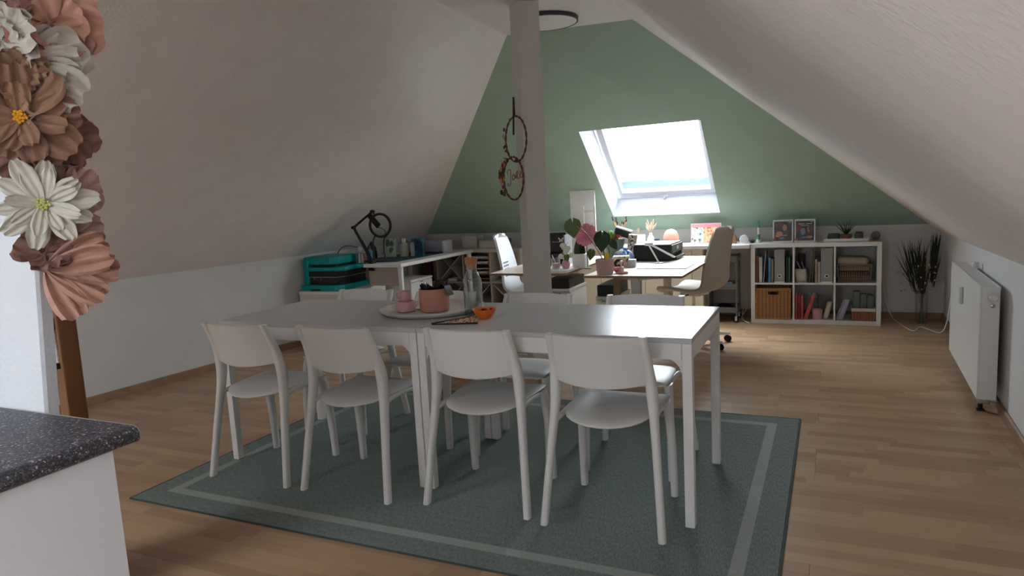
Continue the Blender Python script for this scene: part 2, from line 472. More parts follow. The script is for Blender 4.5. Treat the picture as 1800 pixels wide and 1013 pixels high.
# ------------------------------------------------------------------ tables
RZ0 = .0066
TL, TW, TH = 1.2413, .727, .780
def make_table():
    t = thing('dining_table', '', 'table')
    obj('tabletop', B().box(-TL/2+.001, TL/2-.001, -TW/2, TW/2, TH-.022, TH, .0025), mat('table_laminate', (196, 196, 198), .19, spec=.12), t)
    b = B(); a, c, th = TL/2-.012, TW/2-.012, .018
    for s_ in (-1, 1):
        b.box(-a+.03, a-.03, s_*c-th/2-.0*s_, s_*c+th/2, TH-.088, TH-.022, .002)
        b.box(s_*a-th/2, s_*a+th/2, -c+.03, c-.03, TH-.088, TH-.022, .002)
    obj('apron', b, M_white, t)
    for sx in (-1, 1):
        for sy in (-1, 1):
            x0, y0 = sx*(TL/2-.0215), sy*(TW/2-.0215)
            b = B().box(x0-.0195, x0+.0195, y0-.0195, y0+.0195, RZ0+.003, TH-.022, .003)
            # curved gusset where the leg meets the apron
            for ax in (0, 1):
                pr = [(0, 0), (.05, 0), (.03, -.012), (.014, -.03), (0, -.06)]
                if ax == 0: Mx = Matrix(((-sx, 0, 0, x0-sx*.019), (0, 0, 1, y0-.007), (0, 1, 0, TH-.088), (0, 0, 0, 1)))
                else: Mx = Matrix(((0, 0, 1, x0-.007), (-sy, 0, 0, y0-sy*.019), (0, 1, 0, TH-.088), (0, 0, 0, 1)))
                b.prism(pr, 0, .014, M=Mx)
            leg = obj('leg', b, M_white, t)
            obj('glide', B().box(x0-.017, x0+.017, y0-.017, y0+.017, RZ0, RZ0+.003), M_grey, leg, 0)
    return t
tb = make_table(); tb.location = (.6213, 0, 0); tag(tb, 'white dining table half at the radiator end, under the orange bowl', 'table', 'tables pushed together')
dup(tb, (-.6213, 0, 0), 0, 'white dining table half at the slope end, under the round tray', 'tables pushed together')

# ------------------------------------------------------------------ chairs
def spline(pts, n=4):
    pts = [Vector(p) for p in pts]; out = []
    P_ = [pts[0]*2-pts[1]]+pts+[pts[-1]*2-pts[-2]]
    for i in range(1, len(P_)-2):
        p0, p1, p2, p3 = P_[i-1:i+3]
        for k in range(n):
            t = k/n
            out.append(.5*((2*p1)+(-p0+p2)*t+(2*p0-5*p1+4*p2-p3)*t*t+(-p0+3*p1-3*p2+p3)*t**3))
    out.append(pts[-1]); return out
def make_chair():
    """local: x across, y forward (rear feet at y=0)"""
    c = thing('dining_chair', '', 'chair', group='white chairs around the long table')
    z0 = 0.0
    # seat: straight front, round back, slightly dished
    out = []
    for i in range(9): a = i/8; out.append((-.2+.4*a, .445-.012*(2*a-1)**2))
    out.append((.207, .42)); out.append((.205, .30)); out.append((.196, .19))
    for i in range(1, 12):
        a = PI*i/12; out.append((.19*math.cos(a), .15-.145*math.sin(a)))
    out += [(-.196, .19), (-.205, .30), (-.207, .42)]
    out = [(x*.94, y) for x, y in out]
    def dish(x, y): return .462-.012*(1-(x/.21)**2)*min(1, max(0, (.45-y)/.2))-.012*max(0, (.16-y)/.16)+(-.012*((y-.40)/.05)**2 if y > .40 else 0)
    b = B(); bm = b.bm
    n = len(out); tops, bots = [], []
    cx, cy = 0, .23
    for f in (1.0, .97, .7, .4):
        tops.append([bm.verts.new((cx+(x-cx)*f, cy+(y-cy)*f, dish(cx+(x-cx)*f, cy+(y-cy)*f)-(.004 if f == 1 else 0))) for x, y in out])
    ct = bm.verts.new((cx, cy, dish(cx, cy)))
    for f in (1.0, .97, .6):
        bots.append([bm.verts.new((cx+(x-cx)*f, cy+(y-cy)*f, dish(cx+(x-cx)*f, cy+(y-cy)*f)-(.008 if f == 1 else .012))) for x, y in out])
    cb_ = bm.verts.new((cx, cy, dish(cx, cy)-.012))
    def br(a, b2):
        for i in range(n): bm.faces.new((a[i], a[(i+1) % n], b2[(i+1) % n], b2[i]))
    for a, b2 in zip(tops, tops[1:]): br(a, b2)
    br(tops[0], bots[0])
    for a, b2 in zip(bots, bots[1:]): br(a, b2)
    for i in range(n):
        bm.faces.new((tops[-1][i], tops[-1][(i+1) % n], ct)); bm.faces.new((bots[-1][i], bots[-1][(i+1) % n], cb_))
    bmesh.ops.recalc_face_normals(bm, faces=bm.faces[:])
    obj('seat', b, M_plastic, c, 50)
    # curved backrest panel
    def bk(u, v):
        q = abs(2*u-1); x = (2*u-1)*.195; zt = .605+.195*v; rd = .016*(max(0, q-.86)/.14)**2
        yy = .084-.06*(v**1.15)-.058*(1-(2*u-1)**2)
        edge = .018*(1-(2*u-1)**2)
        return Vector((x, yy, zt-(edge*(1-v))+(.004*(1-(2*u-1)**2))*v+rd*(1-2*v)))
    obj('backrest', B().sheet(bk, 20, 6, .010), M_plastic, c, 60)
    def oval(p, rx, ry, nrm, n=10):
        return [Vector(p)+Vector((rx*math.copysign(abs(math.cos(a))**.7, math.cos(a)), ry*math.copysign(abs(math.sin(a))**.7, math.sin(a)), 0)) for a in [2*PI*i/n for i in range(n)]]
    for s_ in (-1, 1):
        pts = spline([(s_*.243, 0, 0), (s_*.224, .040, .24), (s_*.205, .082, .47), (s_*.198, .088, .57), (s_*.192, .062, .68), (s_*.187, .005, .803)], 4)
        rr = []
        for i, p in enumerate(pts):
            t = i/(len(pts)-1); w = .0155+.006*math.exp(-((t-.58)/.2)**2); d = .019+.010*math.exp(-((t-.55)/.22)**2)
            rr.append(oval(p, w, d, None))
        b = B().loft(rr)
        obj('leg', b, M_plastic, c, 50)
        pts = spline([(s_*.208, .425, 0), (s_*.205, .415, .2), (s_*.197, .395, .38), (s_*.188, .37, .445)], 3)
        rr = [oval(p, .016+.004*i/9, .019+.02*(i/9)**2, None) for i, p in enumerate(pts)]
        obj('leg', B().loft(rr), M_plastic, c, 50)
        # side rail under the seat from the rear leg to the front leg
        b = B().tube(spline([(s_*.202, .08, .425), (s_*.19, .15, .438), (s_*.187, .28, .440), (s_*.188, .39, .425)], 4), [.012]*13, 8)
        obj('side_rail', b, M_plastic, c, 50)
    return c
ch = make_chair()
SIDE = ['on the kitchen side', 'on the desk side']
ORD = ['fourth from the radiator end', 'third from the radiator end', 'second from the radiator end', 'nearest the radiator end']
first = True
near = [(-.924, -.56, .02), (-.335, -.55, 0), (.325, -.49, .03), (.898, -.505, .01)]
far = [(-.985, .60, PI+.02), (-.37, .56, PI), (.25, .50, PI-.02), (.85, .50, PI)]
for side, lst in enumerate((near, far)):
    for i, (x, y, rz) in enumerate(lst):
        lab = 'white plastic chair at the long table, %s, %s' % (SIDE[side], ORD[i])
        if first:
            ch.location = (x, y, RZ0); ch.rotation_euler = (0, 0, rz); ch['label'] = lab; first = False
        else:
            dup(ch, (x, y, RZ0), rz, lab)

# ------------------------------------------------------------------ on the table
def lab1(n, bb, m, l, c, loc, rz=0, g=None, s=35): return single(n, bb, m, l, c, loc, (0, 0, rz), g, s)
# oval tray
tray = thing('serving_tray', 'round white rimmed tray holding pink ceramics on the table', 'tray', (-.170, .045, TH))
M_tray = mat('tray_glaze', (214, 210, 205), .3, var=.02)
obj('dish', B().lathe([(0, .004), (.20, .004), (.235, .010), (.262, .026), (.268, .027), (.266, .022), (.24, .003), (.21, 0), (0, 0)], 48, sx=1.0, sy=.92), M_tray, tray)
TZ = TH+.0042
mug = thing('sugar_bowl', 'squat pink glazed jar, lower one of two stacked on the tray', 'jar', (-.294, .01, TZ))
obj('body', B().lathe([(0, 0), (.040, 0), (.050, .006), (.053, .03), (.049, .052), (.042, .058), (.038, .058), (.036, .05), (0, .05)], 32), M_pink, mug)
obj('knob', B().ball((.055, 0, .036), .010, 10), M_pink, mug)
m2 = thing('small_cup', 'small pink glazed cup with ear handle on top of squat jar', 'cup', (-.296, .012, TZ+.058))
obj('body', B().lathe([(0, 0), (.028, 0), (.030, .004), (.030, .050), (.027, .052), (.026, .012), (0, .010)], 28), M_pink, m2)
obj('handle', B().tube(spline([(-.028, 0, .042), (-.046, 0, .044), (-.052, 0, .028), (-.043, 0, .012), (-.028, 0, .010)], 5), .006, 8), M_pink, m2)
pot = thing('sugar_pot', 'tall straight pink pot with crumpled black foil inside, on tray', 'pot', (-.146, .055, TZ))
obj('body', B().lathe([(0, 0), (.068, 0), (.076, .006), (.078, .02), (.078, .118), (.075, .120), (.072, .116), (.071, .015), (0, .012)], 40), mat('dusty_rose', (196, 140, 125), .42), pot)
b = B(); rr_ = random.Random(5)
for i in range(9):
    a = 2*PI*i/9+rr_.random(); r_ = .02+.035*rr_.random()
    p = Vector((r_*math.cos(a), r_*math.sin(a), .07)); q = p+Vector((.025*math.cos(a), .025*math.sin(a), .065+.02*rr_.random()))
    side = Vector((-math.sin(a), math.cos(a), 0))*.032
    b.sheet(lambda u, v, p=p, q=q, side=side: p.lerp(q, v)+side*(2*u-1)*(1-.3*v)+Vector((0, 0, .006*math.sin(9*u+4*v))), 5, 5, .0015)
b.sheet(lambda u, v: Vector((.05+.05*v, -.03+.06*u, .118+.03*math.sin(PI*v)-.035*v*v)), 5, 6, .0015)
obj('foil_packets', b, mat('black_foil', (16, 15, 15), .25), pot, 60)
lab1('glass_ornament', B().lathe([(0, 0), (.018, 0), (.022, .006), (.012, .018), (.016, .030), (.024, .040), (.020, .046), (0, .044)], 16), M_glass, 'small clear glass ornament at the edge of the round tray', 'ornament', (-.365, .0, TZ+.004))
lab1('saucer', B().lathe([(0, .002), (.03, .002), (.045, .010), (.047, .009), (.032, 0), (0, 0)], 28), M_white, 'little white saucer between the pink ceramics on tray', 'saucer', (-.245, .10, TZ))
# carafe
car = thing('carafe', 'clear glass water carafe with cork stopper on the table', 'carafe', (.115, -.005, TH))
prof = [(0, .002), (.042, .002), (.046, .006), (.047, .02), (.047, .165), (.044, .180), (.029, .212), (.026, .222), (.026, .245), (.029, .268), (.0275, .268), (.0245, .245), (.0245, .222), (.0275, .212), (.0425, .179), (.0455, .164), (.0455, .02), (.043, .008), (0, .007)]
obj('bottle', B().lathe(prof, 40), glassy('carafe_glass', (246, 250, 250), .05), car)
obj('water', B().lathe([(0, .008), (.042, .008), (.0452, .02), (.0452, .16), (.042, .176), (0, .176)], 36), glassy('water', (235, 240, 240), .02), car)
obj('cork', B().lathe([(0, .228), (.0238, .228), (.0262, .255), (.030, .256), (.031, .284), (.028, .287), (0, .287)], 28), mat('cork', (176, 122, 82), .85, var=.15, vscale=120), car)
# orange bowl
bw = thing('snack_bowl', 'small bright orange bowl with dark seeds beside carafe', 'bowl', (.215, -.085, TH))
obj('body', B().lathe([(0, 0), (.026, 0), (.032, .006), (.050, .030), (.058, .046), (.0555, .047), (.048, .031), (.028, .010), (0, .009)], 36), mat('orange_glaze', (232, 112, 32), .35), bw)
b = B()
for i in range(26):
    a = rr_.random()*2*PI; r_ = .045*math.sqrt(rr_.random()); b.ball((r_*math.cos(a), r_*math.sin(a), .036+.004*rr_.random()), .007, 6, (1, 1, .6))
o = obj('seeds', b, mat('dark_seeds', (60, 34, 20), .6), bw); o['kind'] = 'stuff'
lab1('trinket', B().ball((0, 0, .009), .009, 12), mat('green_yellow_glaze', (120, 140, 60), .2), 'tiny green and yellow trinket between carafe and orange bowl', 'trinket', (.168, -.09, TH))
# folded paper fan with flower print
def print_material(name, base, cols, scale=40):
    m = bpy.data.materials.new(name); m.use_nodes = True
    nt = m.node_tree; b = nt.nodes['Principled BSDF']; N = nt.nodes.new; L = nt.links.new
    tc = N('ShaderNodeTexCoord'); vo = N('ShaderNodeTexVoronoi'); vo.inputs['Scale'].default_value = scale; L(tc.outputs['Object'], vo.inputs['Vector'])
    sp = N('ShaderNodeSeparateColor'); L(vo.outputs['Color'], sp.inputs[0])
    cr = N('ShaderNodeValToRGB'); cr.color_ramp.interpolation = 'CONSTANT'; L(sp.outputs[0], cr.inputs[0])
    el = cr.color_ramp.elements; el[0].color = lin(cols[0]); el[0].position = 0; el[1].color = lin(cols[1]); el[1].position = 1/len(cols)
    for i in range(2, len(cols)): e = el.new(i/len(cols)); e.color = lin(cols[i])
    th = N('ShaderNodeMath'); th.operation = 'LESS_THAN'; th.inputs[1].default_value = .55; L(vo.outputs['Distance'], th.inputs[0])
    mx = N('ShaderNodeMix'); mx.data_type = 'RGBA'; L(th.outputs[0], mx.inputs[0]); mx.inputs[6].default_value = lin(base); L(cr.outputs[0], mx.inputs[7])
    L(mx.outputs[2], b.inputs['Base Color']); b.inputs['Roughness'].default_value = .7
    return m
fan = thing('hand_fan', 'folding hand fan with red and green flower print lying on table', 'fan', (.045, -.272, TH), math.radians(38))
b = B()
for i in range(14):
    a0, a1 = math.radians(-26+52*i/14), math.radians(-26+52*(i+1)/14)
    h0, h1 = (.004, .010) if i % 2 else (.010, .004)
    b.quad((.055*math.cos(a0), .055*math.sin(a0), h0*.6), (.2*math.cos(a0), .2*math.sin(a0), h0), (.2*math.cos(a1), .2*math.sin(a1), h1), (.055*math.cos(a1), .055*math.sin(a1), h1*.6))
obj('leaf', b, print_material('fan_print', (214, 190, 160), [(196, 60, 52), (60, 84, 60), (220, 170, 140), (40, 40, 40), (200, 120, 110)], 95), fan, 0)
b = B().tube([(-.012, -.002, .003), (.19, -.088, .003)], .0035, 6).tube([(-.012, .002, .006), (.19, .088, .006)], .0035, 6)
b.lathe([(0, 0), (.006, 0), (.006, .009), (0, .009)], 10)
obj('guard_sticks', b, M_black, fan)

# ------------------------------------------------------------------ kitchen unit in front, door behind the partition
def granite():
    m = bpy.data.materials.new('speckled_worktop'); m.use_nodes = True
    nt = m.node_tree; b = nt.nodes['Principled BSDF']; N = nt.nodes.new; L = nt.links.new
    tc = N('ShaderNodeTexCoord'); vo = N('ShaderNodeTexVoronoi'); vo.inputs['Scale'].default_value = 300; L(tc.outputs['Object'], vo.inputs['Vector'])
    sp = N('ShaderNodeSeparateColor'); L(vo.outputs['Color'], sp.inputs[0])
    cr = N('ShaderNodeValToRGB'); L(sp.outputs[0], cr.inputs[0]); cr.color_ramp.interpolation = 'CONSTANT'
    el = cr.color_ramp.elements; el[0].color = lin((52, 52, 58)); el[0].position = 0; el[1].color = lin((88, 88, 96)); el[1].position = .45
    for p, c_ in ((.72, (64, 64, 70)), (.90, (118, 118, 126)), (.965, (178, 178, 184))): e = el.new(p); e.color = lin(c_)
    L(cr.outputs[0], b.inputs['Base Color']); b.inputs['Roughness'].default_value = .42
    return m
ku = thing('base_cabinet', 'white kitchen base cabinet with plain end panel under dark worktop', 'cabinet', (0, -2.6, 0))
obj('carcass', B().box(-.55, .372, -1.35, .48, .1, .884), M_white, ku, 0)
obj('end_panel', B().box(.374, .392, -1.35, .5, .0, .884, .002), mat('kitchen_white', (226, 228, 236), .4), ku)
obj('plinth', B().box(-.5, .33, -1.3, .45, 0, .1), M_grey, ku, 0)
wt = thing('kitchen_worktop', 'dark grey speckled kitchen worktop with rounded edge and metal strip', 'worktop', (0, -2.6, .885))
pr = [(-.60, 0), (.395, 0), (.405, .004), (.411, .012), (.411, .024), (.405, .032), (.395, .036), (-.60, .036)]
b = B(); b.loft([[Vector((x, y, z)) for x, z in pr] for y in (-1.4, .548)])
obj('slab', b, granite(), wt, 50)
obj('edge_strip', B().prism([(x, z) for x, z in [(.35, -.001), (.396, -.001), (.406, .0035), (.4125, .0115), (.4125, .0245), (.406, .0325), (.396, .037), (-.60, .037), (-.60, .0355), (.39, .0355), (.38, .0)]], 0, .0015, M=Matrix(((1, 0, 0, 0), (0, 0, 1, .548), (0, 1, 0, 0), (0, 0, 0, 1)))), mat('brushed_metal', (180, 178, 172), .4, metal=.9), wt)

M_door = mat('brown_door', (122, 80, 46), .5, var=.12, vscale=6)
d1 = struct('door_1', B().box(-.30, 0, -.02, .02, .01, 2.0, .002), M_door)
d1.location = (-.676, -1.5, 0); d1.rotation_euler = (0, math.radians(2.2), math.radians(-24))
obj('edge_moulding', B().box(-.045, .006, -.034, .024, .01, 2.0, .008), M_door, d1)
obj('edge_moulding', B().box(-.075, -.055, -.028, -.018, .01, 2.0, .004), M_door, d1)
# ornaments hanging on the door
def at_door(x, z): 
    return d1.matrix_basis @ Vector((x, -.034, z))
M_dark = mat('dark_enamel', (22, 24, 22), .35)
b = B()
for i in range(5): b.ball((.006*math.sin(i*2.1), -.006, -.05*i), .030-.002*(i % 2), 8, (1, .5, 1))
b.tube(spline([(.02, -.006, .0), (.034, -.008, -.07), (.02, -.008, -.13), (.034, -.008, -.19), (.01, -.008, -.24)], 5), .003, 6)
lab1('hanging_ornament', b, M_dark, 'dark beaded ornament hanging on the brown door edge', 'ornament', at_door(-.085, 1.20), math.radians(-24))
fig = thing('figurine', 'small white and pink hanging figure with dark base on brown door', 'figurine', at_door(-.078, .86), math.radians(-24))
obj('body', B().lathe([(0, 0), (.020, 0), (.022, .012), (.012, .03), (.016, .05), (.012, .075), (.006, .085), (.010, .095), (.008, .11), (0, .115)], 14, sy=.7), mat('figure_white', (210, 190, 186), .5, var=.35, vscale=60), fig)
obj('base', B().box(-.022, .024, -.014, .014, -.02, .002, .003), M_dark, fig)
obj('cord', B().tube([(0, 0, .11), (-.004, 0, .15)], .002, 6), M_dark, fig)

# ------------------------------------------------------------------ paper flowers on the partition corner
def crepe(name, rgb):
    m = mat(name, rgb, .9, var=.10, vscale=30, bump=.35, bscale=140)
    b = m.node_tree.nodes['Principled BSDF']; b.inputs['Subsurface Weight'].default_value = 0.0
    return m
TOCAM = Vector((.865, -.503, 0))
def petal_mesh(L_, W, cup, ruff, m, seed, tip=.5):
    r = random.Random(seed); ph = r.random()*6
    def f(u, v):
        t = v; s_ = 2*u-1
        w = W*(.16+.84*math.sin(min(1, t*1.06)**.75*PI*.62)**1.1)*(1-.35*max(0, t-.8)/.2*tip)
        x = L_*t*(1-.06*abs(s_)**2*(t > .6)) - ruff*.5*(math.sin(s_*7+ph)*.5+.5)*(t**6)
        y = w*s_
        z = cup*L_*(t**1.6)*.6+ruff*math.sin(s_*8+ph)*(.25+.75*t)*.55+.10*W*s_*s_*(1-t)*2-.25*L_*cup*max(0, t-.6)**1.3
        return Vector((x, y, z))
    return mesh(B().sheet(f, 14, 9), m, 70)
def flower(name, label, loc, rad, m, npet, layers, face, seed, width=.55, cup=.6, ruff=.012, centre=None, sector=None, tip=.5):
    t = thing(name, label, 'paper flower', loc, 0, 'paper flower garland')
    t.rotation_euler = Vector(face).to_track_quat('Z', 'Y').to_euler()
    r = random.Random(seed)
    for li in range(layers):
        f = 1-.28*li
        ms = [petal_mesh(rad*f, rad*width*f, cup+.28*li, ruff*f, m, seed*10+li*3+k, tip) for k in range(3)]
        for k in range(npet if li == 0 else max(4, npet-2)):
            o = obj('petal', ms[k % 3], None, t)
            if sector: a = sector[0]+(sector[1]-sector[0])*(k+.5*(li % 2))/max(1, npet-1)
            else: a = 2*PI*(k+.5*li)/(npet if li == 0 else max(4, npet-2))+.2*r.random()
            k_ = r.uniform(.82, 1.1); o.scale = (k_, k_, k_); o.rotation_euler = (r.uniform(-.3, .3), r.uniform(-.15, .15), a); o.location = (0, 0, .004*li+.003*(k % 2))
    if centre:
        b = B()
        for i in range(16):
            a = i*2.4; q = .0032*math.sqrt(i); b.ball((q*math.cos(a), q*math.sin(a), .012+.002*(i % 2)), .0042, 6)
        obj('centre', b, mat(centre[0], centre[1], .8), t)
    return t
C_peach = crepe('crepe_peach', (190, 142, 126)); C_white = crepe('crepe_white', (190, 183, 172)); C_brown = crepe('crepe_brown', (146, 112, 93))
C_mauve = crepe('crepe_mauve', (138, 104, 92)); C_tan = crepe('crepe_tan', (156, 126, 102)); C_ivory = crepe('crepe_ivory', (208, 204, 193))
C_rose = crepe('crepe_rose', (190, 147, 132)); C_blush = crepe('crepe_blush', (182, 148, 138))
fc = TOCAM
G = lambda x, y, z, o=0.0: (x+TOCAM.x*o, y+TOCAM.y*o, z)
flower('paper_flower', 'dark mauve paper flower at the top end of the garland', G(.168, -2.062, 1.805, .0), .06, C_mauve, 7, 2, fc+Vector((0, 0, .2)), 11)
flower('paper_flower', 'peach crepe paper flower with broad ruffled petals, highest in garland', G(.205, -1.99, 1.772, -.005), .098, C_peach, 7, 2, fc+Vector((-.1, .2, .1)), 1, width=.62, ruff=.014, cup=.35)
flower('paper_flower', 'off-white paper flower on the wall side of the peach one', G(.165, -2.065, 1.725, .02), .072, C_white, 7, 2, fc+Vector((-.2, -.4, 0)), 2, width=.6, cup=.5)
flower('paper_flower', 'large off-white paper flower fanning out above the brown one', G(.183, -2.035, 1.672, .02), .118, C_white, 6, 2, fc, 3, width=.42, cup=.2, ruff=.016, sector=(-.95, .8), tip=.2)
flower('paper_flower', 'small tan paper flower tucked under the large off-white petals', G(.176, -2.048, 1.655, .03), .062, C_tan, 7, 2, fc, 4, cup=.7)
flower('paper_flower', 'brown paper flower with yellow pompom centre', G(.171, -2.056, 1.571, .035), .108, C_brown, 9, 2, fc+Vector((.05, -.1, -.05)), 5, width=.34, cup=.22, centre=('yellow_pompom', (222, 160, 40)))
flower('paper_flower', 'mauve brown paper flower behind the yellow-centred one', G(.205, -1.993, 1.528, -.01), .070, C_mauve, 8, 1, fc+Vector((-.1, .2, 0)), 6, width=.5, cup=.3)
flower('paper_flower', 'tan paper flower on the wall side of the yellow-centred one', G(.160, -2.075, 1.573, .02), .066, C_tan, 7, 1, fc+Vector((-.1, -.4, 0)), 7, width=.6, cup=.4)
flower('paper_flower', 'small mauve paper flower hanging below the yellow-centred one', G(.175, -2.05, 1.483, .005), .062, C_mauve, 7, 1, fc+Vector((0, 0, -.3)), 12, width=.55, cup=.4)
flower('paper_flower', 'ivory paper flower with narrow ragged petals and green centre', G(.180, -2.04, 1.392, .02), .098, C_ivory, 10, 2, fc+Vector((-.05, -.05, 0)), 8, width=.22, cup=.35, ruff=.008, centre=('green_heart', (190, 196, 120)), tip=.9)
flower('paper_flower', 'blush paper flower peeking out behind the ivory ragged one', G(.208, -1.99, 1.42, -.02), .062, C_blush, 6, 1, fc+Vector((0, .2, 0)), 9, width=.6)
flower('paper_flower', 'blush paper flower squeezed between ivory and rose ones', G(.203, -2.0, 1.330, -.015), .062, C_blush, 6, 1, fc, 13, width=.55)
flower('paper_flower', 'dusty rose paper flower fanning out at the lower end', G(.175, -2.05, 1.255, .02), .130, C_rose, 7, 1, fc+Vector((0, .05, -.05)), 10, width=.26, cup=.15, ruff=.018, sector=(-1.2, .4), tip=.2)
flower('paper_flower', 'single rose-brown cupped paper bud above the lowest flower', G(.174, -2.052, 1.283, .01), .052, C_mauve, 5, 1, fc+Vector((0, 0, .6)), 14, width=.7, cup=.9)

# ------------------------------------------------------------------ ceiling lamp
cl = thing('ceiling_lamp', 'flat round ceiling lamp with dark rim on the flat ceiling', 'ceiling lamp', (-.28, 2.155, HC))
obj('rim', B().lathe([(.0, 0), (.245, 0), (.252, -.004), (.252, -.030), (.246, -.032), (.240, -.030), (.240, -.024), (0, -.024)], 48), mat('lamp_rim', (62, 62, 72), .5), cl)
obj('diffuser', B().lathe([(0, -.034), (.15, -.034), (.225, -.033), (.239, -.029), (.239, -.024), (0, -.024)], 48), mat('lamp_diffuser', (232, 230, 228), .4), cl)

# ------------------------------------------------------------------ radiator and the right wall
rad = thing('radiator', 'white panel radiator with grille top mounted on the knee wall', 'radiator', (2.583, 2.10, .09), math.radians(-1.55))
RL, RH, RD = .63, .635, .105     # half length, height, depth
obj('front_panel', B().box(-RD, -RD+.012, -RL, RL, 0, RH-.004, .004), mat('radiator_enamel', (224, 223, 222), .35), rad)
obj('side_cover', B().box(-RD+.010, -.012, -RL-.002, -RL+.006, .0, RH, .002), MATS['radiator_enamel'], rad)
obj('side_cover', B().box(-RD+.010, -.012, RL-.006, RL+.002, .0, RH, .002), MATS['radiator_enamel'], rad)
obj('back_panel', B().box(-.024, -.012, -RL+.01, RL-.01, .01, RH-.02, .003), MATS['radiator_enamel'], rad)
gr = obj('top_grille', B().box(-RD+.008, -.010, -RL+.004, RL-.004, RH-.014, RH-.010), M_grey, rad, 0)
b = B().box(-RD+.004, -RD+.014, -RL, RL, RH-.012, RH, .002).box(-.020, -.010, -RL, RL, RH-.012, RH, .002)
obj('grille_rail', b, MATS['radiator_enamel'], gr)
sl = mesh(B().box(-RD+.014, -.020, -.0045, .0045, RH-.010, RH-.002), MATS['radiator_enamel'], 0)
for i in range(62):
    o = obj('grille_slat', sl, None, gr); o.location = (0, -RL+.02+i*.02, 0)
obj('meter', B().box(-RD-.022, -RD, .0, .034, RH-.20, RH-.09, .004), mat('meter_grey', (205, 206, 202), .45), rad, label='grey-white heat meter clipped to the front panel')
obj('thermostat', B().lathe([(0, .06), (.012, .06), (.020, .052), (.022, .03), (.022, .008), (.016, 0), (0, 0)], 20, M=T(-.045, -RL-.002, RH-.055) @ Matrix.Rotation(PI/2, 4, 'X')), M_plastic, rad)
obj('vent_plug', B().lathe([(0, .008), (.006, .008), (.011, .006), (.012, 0), (0, 0)], 14, M=T(-.045, -RL-.002, RH-.105) @ Matrix.Rotation(PI/2, 4, 'X')), M_steel, rad)
obj('wall_valve', B().lathe([(0, .0), (.018, .0), (.02, .03), (.016, .045), (0, .047)], 14, M=T(-.012, .25, RH-.005)), M_plastic, rad)
b = B().tube([(-.07, -RL+.10, 0), (-.07, -RL+.10, -.045)], .011, 10).tube([(-.035, -RL+.10, 0), (-.035, -RL+.10, -.03)], .009, 10)
b.box(-.085, -.025, -RL+.085, -RL+.115, -.050, -.026, .004)
b.tube([(-.035, -RL+.10, -.035), (.03, -RL+.10, -.035)], .007, 8)
pc = obj('valve_block', b, M_steel, rad)
obj('floor_pipe', B().tube([(-.07, -RL+.10, -.048), (-.07, -RL+.10, -.089)], .013, 12).box(-.09, -.05, -RL+.08, -RL+.12, -.090, -.082, .002), M_black, rad)
single('wall_socket', B().box(-.012, 0, -.042, .042, -.045, .045, .004).box(-.016, -.010, -.03, .03, -.032, .032, .004), M_blackm, 'black power socket on the right knee wall beyond the radiator', 'socket', (xr(3.72)-.0005, 3.72, .345))
def cable(name, pts, r, m, label):
    return single(name, B().tube(spline(pts, 5), r, 6), m, label, 'cable')
cable('power_cable', [(xr(3.7)-.02, 3.70, .33), (2.60, 3.66, .12), (2.56, 3.72, .012), (2.45, 3.98, .006), (2.38, 3.80, .006), (2.33, 3.92, .006), (2.27, 4.28, .006), (2.235, 4.36, .05), (2.20, 4.37, .16), (2.17, 4.37, .33)], .0045, M_white, 'thin white power cable looping over the floor beside the cube shelf')
# tall vase with grasses in the corner
vase = thing('grass_vase', 'clear glass floor vase with tall dark grasses and pale blossoms', 'vase', (2.47, 4.19, 0))
obj('glass', B().lathe([(0, .004), (.045, .004), (.048, .02), (.052, .28), (.050, .28), (.045, .02), (0, .012)], 28), M_glass, vase)
rg = random.Random(21)
M_grass = mat('dark_grass', (44, 50, 36), .8, var=.2, vscale=30); M_twig = mat('twig', (70, 58, 44), .8); M_bloss = mat('dry_blossom', (176, 150, 132), .9, var=.2, vscale=60)
for i in range(9):
    a = rg.uniform(0, 2*PI); lean = rg.uniform(.03, .12); h = rg.uniform(.42, .78)
    ex, ey = lean*math.cos(a)*1.2-.05, -abs(lean*math.sin(a))*.8
    obj('stem', B().tube(spline([(rg.uniform(-.02, .02), rg.uniform(-.02, .02), .02), (ex*.25, ey*.25, .28), (ex*.7, ey*.7, h*.7), (ex, ey, h)], 4), [.004]*8+[.003]*4+[.002], 6), M_twig, vase)
b = B()
def blade(b, p, d, L_, w, droop):
    d = Vector(d).normalized(); side = d.cross(Vector((0.3, -1, .1))).normalized()
    b.sheet(lambda u, v: Vector(p)+d*L_*v+side*w*(2*u-1)*(1-v**2)*(.4+.6*min(1, 4*v))+Vector((0, 0, -droop*L_*v*v))+Vector((d.x, d.y, 0))*droop*.6*L_*v*v, 2, 6)
for i in range(64):
    a = rg.uniform(0, 2*PI); z0 = rg.uniform(.26, .55); q = rg.uniform(.2, 1)
    dx = rg.gauss(-.13, .20); dy = -abs(rg.gauss(.10, .15))
    px_ = -.05*q+rg.uniform(-.05, .05)+dx*(z0-.2)*.5
    L_ = min(rg.uniform(.18, .36), (.90-z0))
    blade(b, (px_, dy*.25*z0-.01, z0), (dx, dy*.6, 1), L_, rg.uniform(.003, .008), rg.uniform(.0, .15))
for i in range(40):
    z0 = rg.uniform(.3, .62); blade(b, (.075+rg.uniform(-.02, .025), -.02+rg.uniform(-.04, .02), z0), (rg.gauss(.08, .05), -.05, 1), min(.3, .84-z0), rg.uniform(.004, .008), .02)
o = obj('grass_leaves', b, M_grass, vase, 60); o['kind'] = 'stuff'
b = B()
for i in range(34):
    z0 = rg.uniform(.28, .55); b.ball((rg.choice((-.16, -.02, .07, .1))+rg.gauss(0, .03), rg.uniform(-.09, .0), z0), rg.uniform(.006, .011), 6)
o = obj('blossoms', b, M_bloss, vase); o['kind'] = 'stuff'

